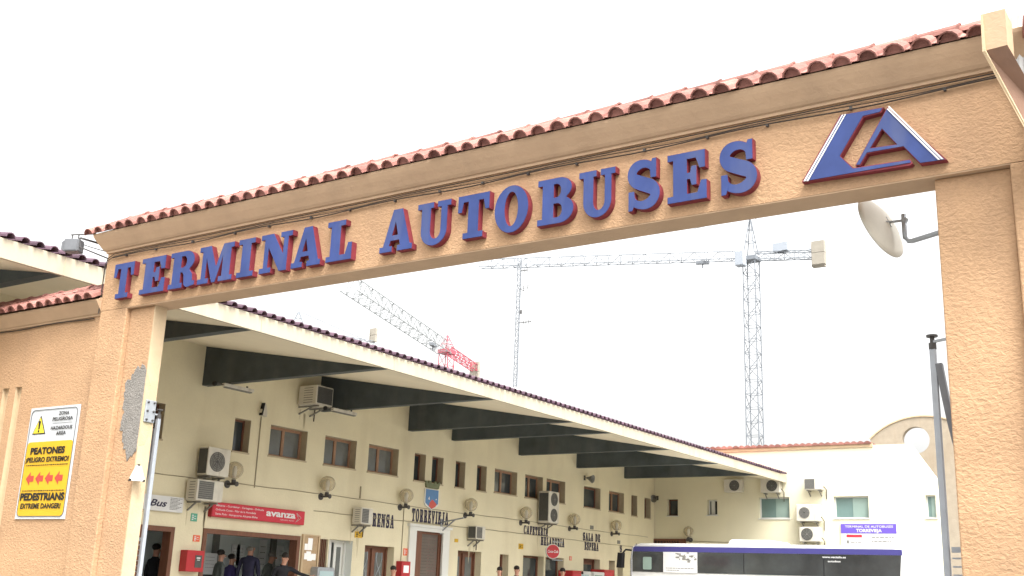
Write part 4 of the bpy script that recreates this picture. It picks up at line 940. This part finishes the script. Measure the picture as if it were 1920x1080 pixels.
q = at('x', WX-2.2, 398, 1068); t = thing('screen', 'black edged screen low on the wall beside the white sheet by the hose cabinet', 'screen', (WX-2.3, q.y, q.z-.1), WALLROT)
b = MB(); b.box(-.32, .32, -.06, -.01, -.4, .12); b.build('housing', 'black', t, bevel=.008); b = MB(); b.box(-.28, .28, -.064, -.061, -.36, .08); b.build('display', 'acdark', t)

# ================================================================== far wing of the building
wing = thing('terminal_wing', 'pale cream wing with a chamfered corner and green tinted windows, behind the bus', 'building', (-13.5, WY, 0), world=True)
wx = lambda px, py=950: fp(px, py).x
XC = fp(1753, 897).x; XT = fp(1705, 833).x; ZT = 6.72; ZC = fp(1751, 896).z
WW = [('darkwin', 1251, 1271, 936, 967), ('slimwin', 1326, 1345, 937, 966), ('green', 1423, 1481, 934, 973), ('green', 1563, 1630, 932, 972), ('green', 1735, 1775, 931, 968)]
fw = []
for k, a, c, t_, bt in WW:
    p = fp(a, t_); q = fp(c, bt); fw.append((k, p.x, min(q.x, XC-.02), q.z if k != 'green' else 4.24, p.z if k != 'green' else 4.99))
b = MB(); wall_grid(b, WX+.001, XC, 0, ZC, [h[1:] for h in fw], lambda x0, x1, z0, z1: b.add([(x0,WY,z0),(x1,WY,z0),(x1,WY,z1),(x0,WY,z1)], [(0,1,2,3)]))
b.add([(WX-2,WY,ZC),(XC,WY,ZC),(XT,WY,ZT),(-10.3,WY,ZT+.01),(-10.6,WY,ZT+.04),(WX-2,WY,ZT+.06)], [(0,1,2,3,4,5)])
DD = WY+.45
b.add([(XC,WY,0),(XC,DD,0),(XC,DD,ZC),(XC,WY,ZC)], [(0,1,2,3)]); b.add([(XC,WY,ZC),(XC,DD,ZC),(XT,DD,ZT),(XT,WY,ZT)], [(0,1,2,3)]); b.add([(XT,WY,ZT),(XT,DD,ZT),(WX-2,DD,ZT+.06),(WX-2,WY,ZT+.06)], [(0,1,2,3)])
b.add([(XC,DD,0),(WX-2,DD,0),(WX-2,DD,ZT+.05),(XT,DD,ZT),(XC,DD,ZC)], [(0,1,2,3,4)])
b.box(WX-2, -12.5, DD+.01, DD+11, 0, ZT-.3)
b.build('wall', 'wing', wing, normals=False)
for k, x0, x1, z0, z1 in fw:
    d = .16 if k == 'green' else .22; t_ = .045
    b = MB(); b.box(x0+e, x0+t_, WY+d-.05, WY+d, z0+e, z1-e); b.box(x1-t_, x1-e, WY+d-.05, WY+d, z0+e, z1-e); b.box(x0+t_, x1-t_, WY+d-.05, WY+d, z0+e, z0+t_); b.box(x0+t_, x1-t_, WY+d-.05, WY+d, z1-t_, z1-e)
    if k == 'slimwin': b.box(x0+(x1-x0)*.25, x0+(x1-x0)*.62, WY+d-.07, WY+d-.051, z0+t_, z1-t_)
    wn = b.build('window', 'alu' if k != 'darkwin' else 'wood', wing)
    if k == 'green':
        xm = x0+(x1-x0)*.54
        b = MB(); b.box(x0+t_, xm, WY+d-.03, WY+d-.02, z0+t_, z1-t_); b.build('pane', 'greenglass2', wn); b = MB(); b.box(xm-.02, x1-t_, WY+d-.045, WY+d-.035, z0+t_, z1-t_); b.build('pane', 'greenglass', wn)
    else: b = MB(); b.box(x0+t_, x1-t_, WY+d-.03, WY+d-.02, z0+t_, z1-t_); b.build('pane', 'glass', wn)
    b = MB()
    b.add([(x0,WY,z0),(x0,WY+d,z0),(x0,WY+d,z1),(x0,WY,z1)], [(0,1,2,3)]); b.add([(x1,WY,z0),(x1,WY+d,z0),(x1,WY+d,z1),(x1,WY,z1)], [(3,2,1,0)]); b.add([(x0,WY,z1),(x0,WY+d,z1),(x1,WY+d,z1),(x1,WY,z1)], [(0,1,2,3)]); b.add([(x0,WY,z0),(x0,WY+d,z0),(x1,WY+d,z0),(x1,WY,z0)], [(3,2,1,0)])
    b.build('window_reveal', 'wing', wn, normals=False)
    b = MB(); b.box(x0-.04, x1+.04, WY-.03, WY+d-.051, z0-.03, z0-.0); b.build('sill', 'alu', wn)
b = MB(); n = 44
for i in range(n):
    x0 = WX-1.8+i*(-10.35-WX+1.8)/n; wdt = (-10.35-WX+1.8)/n; z = ZT+.06+(-.015)*(i/n)
    pts = [(x0+wdt*j/6, z+.055*math.sin(math.pi*j/6)+random.uniform(0, .006)) for j in range(7)]
    b.prism([(x0, z), (x0+wdt, z)]+[(p[0], p[1]+.045) for p in pts[::-1]], WY-.10, WY+1.2)
b.build('roof_tiles', 'tile', wing)
b = MB(); b.box(WX-2, -10.3, WY-.05, WY-.001, ZT-.06, ZT+.055); b.build('eave_band', 'creamedge', wing)
def wing_ac(label, px, py, *a, **k): q = fp(px, py, .2); ac(label, (q.x, WY, q.z), 0, *a, **k)
wing_ac('air conditioner under the canopy end on the wing wall, left of its neighbour', 1376, 923, .68, .46, .26, fx=.60, br=False, fan='acdark')
wing_ac('air conditioner at the very tip of the canopy on the wing wall', 1446, 924, .70, .48, .26, fx=.60, fan='acdark')
wing_ac('single air conditioner high on the bright wing wall between the two green windows', 1527, 919, .62, .40, .34, grille='part')
wing_ac('upper air conditioner of the stacked pair on the wing wall above the bus', 1518, 978, .80, .58, .34, fx=.36, fr=.19)
wing_ac('lower air conditioner of the stacked pair on the wing wall just above the bus roof', 1521, 1016, .72, .50, .30, fx=.38, fan='acdark')
wall_line('thin conduit running along the wing wall above the bus', [(WX+.5+i*.5, WY-.012, 3.45-.012*i) for i in range(14)], .012)
# purple information sign
t, w_, h_ = wall_sign('information_sign', 'white information sign with a purple header on the wing wall behind the bus', 'sign', (1576, 982), (1683, 1024), .04, 0)
b = MB(); b.box(0, w_, -.04, -.001, 0, h_); b.build('panel', 'white', t); b = MB(); b.box(0.005, w_-.005, -.046, -.041, h_*.56, h_-.005); b.build('header', 'purple', t)
b = MB(); text(b, 'TERMINAL DE AUTOBUSES', w_*.08, w_*.94, h_*.82, h_*.10, y=-.049, bold=.01); text(b, 'TORREVIEJA', w_*.28, w_*.74, h_*.62, h_*.14, y=-.049, bold=.03); b.build('lettering', 'white', t, normals=False)
b = MB(); b.box(w_*.10, w_*.38, -.044, -.041, h_*.38, h_*.50); b.build('red_label', 'signred', t)
b = MB(); lines_of_print(b, w_*.17, w_*.36, h_*.14, .03, -.042); lines_of_print(b, w_*.55, w_*.95, h_*.36, .03, -.042); lines_of_print(b, w_*.55, w_*.9, h_*.18, .03, -.042); b.box(w_*.10, w_*.14, -.044, -.041, h_*.10, h_*.24); b.build('small_print', 'acmid', t)
t, w_, h_ = wall_sign('shop_sign', 'dark red sign on the wing wall just above the front of the bus', 'sign', (1225, 1010), (1285, 1030), .08, 0)
b = MB(); b.box(0, w_, -.08, -.001, 0, h_); b.build('panel', 'wood', t); b = MB(); slab_word(b, 'SERVICIOS', w_*.05, w_*.8, h_*.3, h_*.5, .004, -.085); b.build('lettering', 'signblack', t)

# ================================================================== old arched gable with a round hole, behind the wing
AY = 62.0
ag = thing('arched_gable', 'old pale masonry gable with an arched top and a round hole, rising behind the wing', 'building', (at('y', AY, 1720, 850).x, AY, 0), world=True)
P = lambda px, py: at('y', AY, px, py)
hc = P(1717, 825); hr = (P(1743, 826)-P(1691, 826)).length/2
top = P(1722, 781.5); lf = P(1632, 824); rt_x = P(1790, 826).x+1.4
cxm = top.x+.12; half = cxm-lf.x; sag_ = top.z-lf.z
rad = (half*half+sag_*sag_)/(2*sag_); a0 = math.degrees(math.asin(half/rad))
pts = arc(cxm, top.z-rad, rad, rad, 90-a0, 90+a0, 28)
outl = [(lf.x, 0), (pts[0][0], 0)]+pts
b = MB(); outline(b, [outl, arc(hc.x, hc.z, hr, hr, 0, 352, 44)], .45, AY); b.build('wall', 'brick', ag)
cap = arc(cxm, top.z-rad, rad+.07, rad+.07, 90-a0, 90+a0, 28)+arc(cxm, top.z-rad, rad+.002, rad+.002, 90+a0, 90-a0, 28)
b = MB(); outline(b, [cap], .55, AY-.05); b.build('coping', 'creamedge', ag)

# ================================================================== bus
BY = 31.0
bx0 = at('y', BY, 1181, 1045).x; bx1 = at('y', BY, 1694, 1040).x; bz = at('y', BY, 1440, 1021).z
bus = thing('bus', 'white bus with a purple band and dark tinted windows parked before the wing', 'bus', ((bx0+bx1)/2, BY+1.15, 0), world=True)
bw_ = 2.3
b = MB(); b.prism([(bx0+.12, .35), (bx1, .35), (bx1+.02, bz-.35), (bx1-.05, bz-.12), (bx1-.25, bz), (bx0+.35, bz), (bx0+.16, bz-.05), (bx0+.06, bz-.18), (bx0, bz-.9), (bx0+.02, .9)], BY, BY+bw_); b.build('body', 'white', bus, bevel=.05)
zb = at('y', BY, 1300, 1034).z; zt_ = at('y', BY, 1300, 1025.5).z; zlow = at('y', BY, 1400, 1077).z
b = MB(); b.box(bx0+.09, bx1-.03, BY-.006, BY-.001, zb-.02, zt_); b.build('purple_band', 'busblue', bus)
b = MB(); b.prism([(bx0+.10, zlow), (bx1-.12, zlow), (bx1-.06, zb-.022), (bx0+.10, zb-.022)], BY-.012, BY-.001); gl = b.build('side_glazing', 'busglass', bus)
for px in (1243, 1395, 1545): 
    x = at('y', BY, px, 1060).x; b = MB(); b.box(x-.012, x+.012, BY-.0155, BY-.0125, zlow, zb-.03); b.build('glazing_joint', 'black', gl)
q0 = at('y', BY, 1206, 1044); q1 = at('y', BY, 1222, 1068); b = MB(); outline(b, [rrect(q0.x, q1.x, q1.z, q0.z, .04)], .004, BY-.017); b.build('driver_window_view', 'greenglass', gl)  # pale fill stands for the lit far side seen through the bus
q0 = at('y', BY, 1244, 1031); q1 = at('y', BY, 1308, 1075); b = MB(); b.box(q0.x, q1.x, BY-.02, BY-.016, q1.z, q0.z-.06); ps = b.build('side_poster', 'white', bus)
b = MB(); wq = q1.x-q0.x; hq = q0.z-.06-q1.z
for i in range(26):
    u, v = random.uniform(.35, .95), random.uniform(.5, .97); b.box(q0.x+wq*u, q0.x+wq*min(u+random.uniform(.02,.12), .99), BY-.0235-.0001*i, BY-.0205-.0001*i, q1.z+hq*v, q1.z+hq*min(v+random.uniform(.02,.10), .99))
lines_of_print(b, q0.x+wq*.08, q0.x+wq*.9, q1.z+hq*.2, hq*.035, BY-.0205); lines_of_print(b, q0.x+wq*.1, q0.x+wq*.5, q1.z+hq*.1, hq*.03, BY-.0205); b.build('poster_print', 'acmid', ps)
b = MB(); q0 = at('y', BY, 1542, 1042); q1 = at('y', BY, 1586, 1042); text(b, 'www.vectalia.es', q0.x, q1.x, q0.z-.06, .055, y=BY-.016, bold=.02); b.build('lettering', 'white', bus, normals=False); b = MB(); text(b, 'autobus', q0.x+.15, q1.x-.15, q0.z-.17, .05, y=BY-.016, bold=.02); b.build('lettering', 'white', bus, normals=False)
b = MB(); b.tube([(bx0+.08, BY-.012, .5), (bx0+.05, BY-.012, zb-.3), (bx0+.11, BY-.012, bz-.12), (bx0+.24, BY-.012, bz-.03)], .03, 8); b.build('pillar_trim', 'chrome', bus)
q0 = at('y', BY, 1355, 1020); q1 = at('y', BY, 1442, 1020); b = MB(); b.prism([(q0.x, bz+.001), (q1.x, bz+.001), (q1.x-.05, bz+.14), (q0.x+.08, bz+.15)], BY+.35, BY+1.9); b.build('roof_pod', 'white', bus, bevel=.05)
b = MB(); b.tube([(bx0+.12, BY+.1, bz-.22), (bx0-.12, BY-.05, bz-.20), (bx0-.22, BY-.12, bz-.35)], .03, 8); b.prism([(bx0-.34, bz-.75), (bx0-.16, bz-.75), (bx0-.14, bz-.30), (bx0-.30, bz-.30)], BY-.25, BY-.05); b.build('mirror', 'black', bus, bevel=.02)
for x in (bx0+1.6, bx1-1.9):
    b = MB(); b.lathe([(.46, 0), (.48, .05), (.48, .24), (.30, .28), (.30, .30)], (x, BY+.28, .48), Vector((0,-1,0)), 24); wh = b.build('wheel', 'black', bus); b = MB(); b.lathe([(.27, 0), (.25, .03), (.08, .05)], (x, BY-.02, .48), Vector((0,-1,0)), 20); b.build('rim', 'metal', wh)
b = MB(); b.box(bx0-.012, bx0+.03, BY+.15, BY+bw_-.15, 1.1, bz-.45); b.build('windscreen', 'busglass', bus)

# ================================================================== tower cranes and masts beyond
def lattice(b, p, q, wd, nb, r, tri=False):
    p, q = Vector(p), Vector(q); d = (q-p).normalized(); up = Vector((0,0,1)) if abs(d.z) < .9 else Vector((0,1,0)); a = d.cross(up).normalized()*wd/2; u = a.cross(d).normalized()*wd/2
    if u.z < 0: u = -u
    cs = [a-u, -a-u, u] if tri else [a+u, a-u, -a-u, -a+u]
    for c in cs: b.bar(p+c, q+c, r)
    n = len(cs)
    for i in range(nb):
        s0 = p.lerp(q, i/nb); s1 = p.lerp(q, (i+1)/nb)
        for j in range(n):
            k = (j+1) % n; b.bar(s0+cs[j], s1+cs[k] if (i+j) % 2 else s1+cs[k], r*.6) if (i % 2 == 0) else b.bar(s0+cs[k], s1+cs[j], r*.6); b.bar(s0+cs[j], s0+cs[k], r*.6)
def crane(label, px, py, Y, tip, ctr, top, steel, jibsteel, counter, mw=1.5, r=.085, rise=4.5, cabin=True, jl=None, cw=(1.5, .8, 1.4), jw=1.1, tie=True, drop=0.0, winch=True, tr=.55, ar=1.0, byctr=False):
    q = at('y', Y, px, py); H = q.z; base = Vector((q.x, q.y, 0)); t = thing('tower_crane', label, 'crane', tuple(base), world=True)
    b = MB(); lattice(b, base, (q.x, q.y, H-.6), mw, int(H/1.6), r); b.build('mast', steel, t)
    T = at('z', H, *tip); dj = (T-q); L = jl or dj.length; dj.z = 0; dj.normalize(); C_ = at('z', H, *ctr); dj = (-(C_-q).normalized() if byctr else dj); LC = min((C_-q).length, 40)
    b = MB(); lattice(b, q+dj*.8+Vector((0,0,.2)), q+dj*L+Vector((0,0,.2)), jw, int(L/1.5), r*.85, tri=True); b.build('jib', jibsteel, t)
    b = MB(); lattice(b, q-dj*.5, q-dj*LC, .9, int(LC/1.2), r, tri=False); b.build('counter_jib', counter, t)
    b = MB(); e_ = q-dj*(LC-.6); s_ = Vector((-dj.y, dj.x, 0))
    for sg in (-1, 1):
        for dz in (0, 1):
            c = e_+s_*(cw[1]*.56*sg)+Vector((0,0,-cw[2]+dz*(cw[2]+.05)-drop)); b.bar(c, c+Vector((0,0,cw[2])), cw[0], cw[1])
    b.build('counterweight', 'weight', t)
    ap = q+Vector((0,0,rise)); b = MB()
    for sx, sy in ((1,1),(1,-1),(-1,1),(-1,-1)): b.bar(q+Vector((sx*mw*.45, sy*mw*.45, .3)), ap, r*ar)
    for k in (.35, .65):
        c = [q+Vector((sx*mw*.45*(1-k), sy*mw*.45*(1-k), rise*k)) for sx, sy in ((1,1),(1,-1),(-1,-1),(-1,1))]
        for i in range(4): b.bar(c[i], c[(i+1) % 4], r*.7)
    b.build('apex', counter, t)
    if tie: b = MB(); b.bar(ap, q+dj*L*.62+Vector((0,0,.8)), r*tr); b.bar(ap, q-dj*(LC*.85)+Vector((0,0,.5)), r*tr); b.build('tie_rod', steel, t)
    b = MB(); b.box(q.x-mw*.6, q.x+mw*.6, q.y-mw*.6, q.y+mw*.6, H-.6, H-.1); b.build('slewing_ring', counter, t)
    if cabin: b = MB(); c = q+dj*1.2+s_*1.1; b.bar(c+Vector((0,0,-1.5)), c+Vector((0,0,.3)), 1.1, 1.1); b.build('cabin', 'cranepale', t, bevel=.08)
    b = MB(); c = q-dj*(LC*.42); b.bar(c+Vector((0,0,.5)), c+Vector((0,0,1.5))+dj*.01, 1.8, 1.0); b.build('winch_box', 'cranepale', t) if winch else None
    b = MB(); c = q+dj*L*.17; b.bar(c-dj*.8+Vector((0,0,-.6)), c+dj*.8+Vector((0,0,-.6)), .5, .35); b.bar(c+Vector((0,0,-.6)), c+Vector((0,0,-1.3)), .12); b.build('trolley', 'cranegrey', t)
    return t
crane('tall grey tower crane standing behind the wing with a long level jib', 1408, 481, 120, (900, 497), (1545, 475), None, 'cranegrey', 'cranegrey', 'cranegrey', rise=5.2, r=.1)
crane('red and white tower crane behind the canopy roof, its jib rising to the left', 838, 655, 110, (655, 532), (884, 692), None, 'cranered', 'cranewhite', 'cranered', mw=1.4, rise=1.9, cabin=False, cw=(.8, .5, 1.3), jw=1.9, tie=False, drop=.5, winch=False)
crane('low grey tower crane with only its apex and ballast showing over the canopy roof', 557, 622, 100, (395, 655), (706, 648), None, 'cranegrey', 'cranegrey', 'cranegrey', mw=1.6, rise=2.75, cabin=False, r=.07, cw=(.8, .4, .9), drop=-1.3, winch=False, tr=1.0, ar=2.0, byctr=True)
q = at('y', 70, 976, 485); qb = at('y', 70, 974, 745); am = thing('antenna_mast', 'thin grey lattice antenna mast with small aerials standing behind the canopy roof', 'mast', (q.x, 70, 0), world=True)
b = MB(); lattice(b, (q.x, 70, 0), (q.x, 70, q.z), .30, 60, .045, tri=True); b.build('mast', 'cranegrey', am)
b = MB()
for py, l in ((508, .7), (605, 1.2), (585, .3)):
    z = at('y', 70, 977, py).z; b.bar((q.x, 70, z), (q.x+l, 70, z), .05)
    for k in range(4): b.bar((q.x+l*(.4+.2*k), 70, z-.18), (q.x+l*(.4+.2*k), 70, z+.18), .03)
z = at('y', 70, 985, 540).z; b.bar((q.x, 70, z), (q.x+.5, 69.9, z-.25), .05); b.bar((q.x+.5, 69.9, z-.25), (q.x+.45, 69.9, z+.2), .04); b.bar((q.x+.8, 70, z-.1), (q.x+.8, 70, z+.25), .05); b.bar((q.x, 70, z), (q.x+.8, 70, z), .025); b.build('aerial', 'darkmetal', am)
b = MB(); b.lathe([(.02, 0), (.35, .06), (.62, .22), (.64, .23), (.35, .09), (.02, .03)], (qb.x, 69.5, qb.z+.05), Vector((.3, -1, .2)), 20); b.build('dish', 'white', am, smooth=True)

# floodlight on the wires left of the gate
FY = 8.2
fl = at('y', FY, 137, 462); t = thing('floodlight', 'grey square floodlight on a bracket left of the gate roof', 'floodlight', tuple(fl), R(25), world=False)
b = MB(); b.box(-.09, .11, -.075, .075, -.085, .085); b.prism([(-.09,-.085),(-.09,.085),(-.14,.05),(-.14,-.05)], -.05, .05); b.build('housing', 'dullmetal', t, bevel=.008)
b = MB(); b.box(-.07, .10, -.082, -.0755, -.07, .07); b.box(.1105, .118, -.06, .06, -.07, .07); b.build('lens', 'dullmetal', t)
b = MB(); b.bar((-.03, 0, .085), (-.03, 0, .16), .012); b.bar((.06, 0, .085), (.06, 0, .16), .012); b.bar((-.05, 0, .16), (.30, 0, .17), .014); b.build('yoke', 'darkmetal', t)
Mi = Matrix.Translation(-Vector(fl)); Ri = Matrix.Rotation(-R(25), 4, 'Z')
inv = lambda p: Ri @ (Mi @ Vector(p))
a_ = inv(at('y', FY, 150, 446)); c_ = inv((XL0-.02, GB+.05, 5.62)); d_ = inv((XL0-.02, GB+.05, 5.42)); b = MB(); b.bar(a_, c_, .022); b.bar(a_+Vector((0,0,-.12)), d_, .014); b.bar(a_, a_+Vector((0,0,-.13)), .014); b.build('arm', 'darkmetal', t)
b = MB(); b.tube(sag(inv(at('y', FY, 132, 450)), c_+Vector((0,0,-.06)), 10, .02), .006, 5); b.build('wire', 'cable', t)
# ================================================================== people
def person(label, loc, rz, jacket, hair='hairdark', h=1.75, pose='stand', lean=0.0, bald=False):
    t = thing('person', label, 'person', loc, rz); k = h/1.75
    V = []; E_ = []; Rr = []
    def n_(x, y, z, r, par=None, ry=None):
        V.append((x*k, y*k, z*k)); Rr.append((r*k, (ry or r)*k)); i = len(V)-1
        if par is not None: E_.append((par, i))
        return i
    ly = lambda z: -lean*max(0, z-.9)          # leaning forward (towards -y)
    pel = n_(0, 0, .95, .15, None, .11); ab_ = n_(0, ly(1.1), 1.12, .145, pel, .105); ch = n_(0, ly(1.3), 1.32, .165, ab_, .115); nb = n_(0, ly(1.46), 1.46, .07, ch)
    nk = n_(0, ly(1.52)-.01, 1.53, .055, nb); hd = n_(0, ly(1.6)-.025, 1.615, .075, nk, .09); hd2 = n_(0, ly(1.68)-.015, 1.69, .068, hd, .085)
    hands = []
    for s_ in (-1, 1):
        hip = n_(s_*.09, 0, .88, .085, pel); kn = n_(s_*.10, -.02, .50, .06, hip); an = n_(s_*.10, .02, .09, .042, kn); n_(s_*.11, -.14, .035, .035, an)
        sh_ = n_(s_*.185, ly(1.42), 1.42, .062, ch)
        if pose == 'reach' and s_ == 1: el_ = n_(.42, ly(1.3)-.10, 1.30, .045, sh_); wr = n_(.66, ly(1.3)-.20, 1.24, .034, el_); dirv = Vector((.9, -.35, -.1))
        elif pose == 'bent': el_ = n_(s_*.25, ly(1.15)+.02, 1.14, .045, sh_); wr = n_(s_*.15, ly(1.1)-.22, 1.08, .034, el_); dirv = Vector((-s_*.5, -.8, .1))
        else: el_ = n_(s_*.25, ly(1.15)+.03, 1.13, .045, sh_); wr = n_(s_*.26, ly(.95)-.06, .88, .033, el_); dirv = Vector((0, -.2, -1))
        dirv.normalize(); w0 = Vector(V[wr])/k; pm_ = n_(*(w0+dirv*.06), .034, wr, .018); hands.append(Vector(V[pm_]))
        sd_ = dirv.cross(Vector((0, 1, .3))).normalized()
        for f in range(4):
            o_ = sd_*(.027-.018*f); l = (.065, .078, .072, .055)[f]; f1 = n_(*(w0+dirv*.085+o_), .0095, pm_); n_(*(w0+dirv*(.085+l)+o_*1.1+Vector((0,-.012,0))), .008, f1)
        t1 = n_(*(w0+dirv*.05+sd_*.045), .011, pm_); n_(*(w0+dirv*.09+sd_*.06), .009, t1)
    me = bpy.data.meshes.new('body'); me.from_pydata(V, E_, []); ob = bpy.data.objects.new('body', me); COL.objects.link(ob)
    sk = ob.modifiers.new('skin', 'SKIN'); sk.use_smooth_shade = True
    for i, v in enumerate(me.skin_vertices[0].data): v.radius = Rr[i]; v.use_root = (i == 0)
    ss = ob.modifiers.new('sub', 'SUBSURF'); ss.levels = 1; ss.render_levels = 1
    dg = bpy.context.evaluated_depsgraph_get(); ne = bpy.data.meshes.new_from_object(ob.evaluated_get(dg)); ob.modifiers.clear(); ob.data = ne; bpy.data.meshes.remove(me); ne.name = 'body'
    ne.materials.clear()
    for m_ in (jacket, 'trousers', 'skin', 'black'): ne.materials.append(M[m_])
    for p in ne.polygons:
        c = p.center; i = 0
        if c.z > 1.495*k: i = 2
        elif any((c-hh).length < .105*k for hh in hands): i = 2
        elif c.z < .10*k: i = 3
        elif c.z < .86*k and abs(c.x) < .2*k: i = 1
        p.material_index = i; p.use_smooth = True
    ob.parent = t
    hc_ = Vector(V[hd2]); b = MB()
    if bald: b.ball(hc_+Vector((0, .045*k, -.055*k)), .078*k, .06*k, .05*k)
    else: b.ball(hc_+Vector((0, .018*k, .012*k)), .084*k, .094*k, .078*k)
    b.build('hair', hair, t, smooth=True)
    b = MB(); f = Vector(V[hd])
    for s_ in (-1, 1): b.ball(f+Vector((s_*.03*k, -.085*k, .035*k)), .010*k, n=8, m=6)
    b.build('eyes', 'black', t); b = MB(); b.ball(f+Vector((0, -.098*k, .005*k)), .014*k, .02*k, .022*k, 8, 6)
    for s_ in (-1, 1): b.ball(f+Vector((s_*.08*k, .0, .02*k)), .012*k, .02*k, .03*k, 8, 6)
    b.ball(f+Vector((0, -.088*k, -.04*k)), .022*k, .008*k, .006*k, 8, 6); b.build('face_features', 'skin', t, smooth=True)
    return t
def stand(label, px, py, x, rz, floor, *a, **kw):
    """head top at the photo point, at depth plane x"""
    q = at('x', x, px, py); return person(label, (x, q.y, floor), R(rz), *a, h=min(1.95, max(1.5, q.z-floor)), **kw)
PF = .4
stand('person in black standing in the dark doorway left of the red hose cabinet', 294, 1021, WX-.75, 175, PF, 'clothblack', 'hairdark')
stand('person with dark grey hair in a dark coat at the left of the ticket hall', 415, 1032, WX-1.3, 160, PF, 'clothgrey', 'hairdark')
stand('person in a purple coat behind the dark coated one in the ticket hall', 435, 1040, WX-1.6, 170, PF, 'clothpurple', 'hairdark')
stand('bald man in a navy jacket, tallest in the ticket hall', 471, 1019, WX-1.0, 200, PF, 'clothnavy', 'hairgrey', bald=True)
stand('person in a grey green jacket bending at the counter in the ticket hall', 497, 1036, WX-1.5, 120, PF, 'clothgrey', 'hairgrey', pose='bent', lean=.25)
stand('dark haired man in black reaching to the right in the ticket hall', 529, 1038, WX+.35, 75, PF, 'clothblack', 'hairdark', pose='reach', lean=.2)
stand('person in dark clothes below RENSA with only the head in view', 737, 1073, WX+1.4, 60, PF, 'clothblack', 'hairdark')
stand('person in a dark jacket near the narrow door right of the double door', 937, 1064, WX+1.0, 20, PF, 'clothnavy', 'hairdark')
stand('person in a navy jacket in front of the dark cafeteria door', 969, 1062, WX+1.2, 60, PF, 'clothnavy', 'hairdark')
stand('person in black under the round red sign', 1055, 1066, WX+1.2, 40, PF, 'clothblack', 'hairdark')
b = MB(); q = at('x', WX-1.9, 470, 1075); ct = thing('ticket_counter', 'grey ticket counter inside the hall', 'counter', (WX-2.05, 17.9, .4), WALLROT)
b.box(-1.6, 1.6, -.15, .25, 0, 1.02); b.build('front', 'acmid', ct); b = MB(); b.box(-1.65, 1.65, -.2, .3, 1.021, 1.06); b.build('top', 'metal', ct)

# ------------------------------------------------------------------ tidy up
for o in bpy.data.objects:
    if '_world' in o: del o['_world']
for m_ in bpy.data.materials:
    if '_out' in m_: del m_['_out']
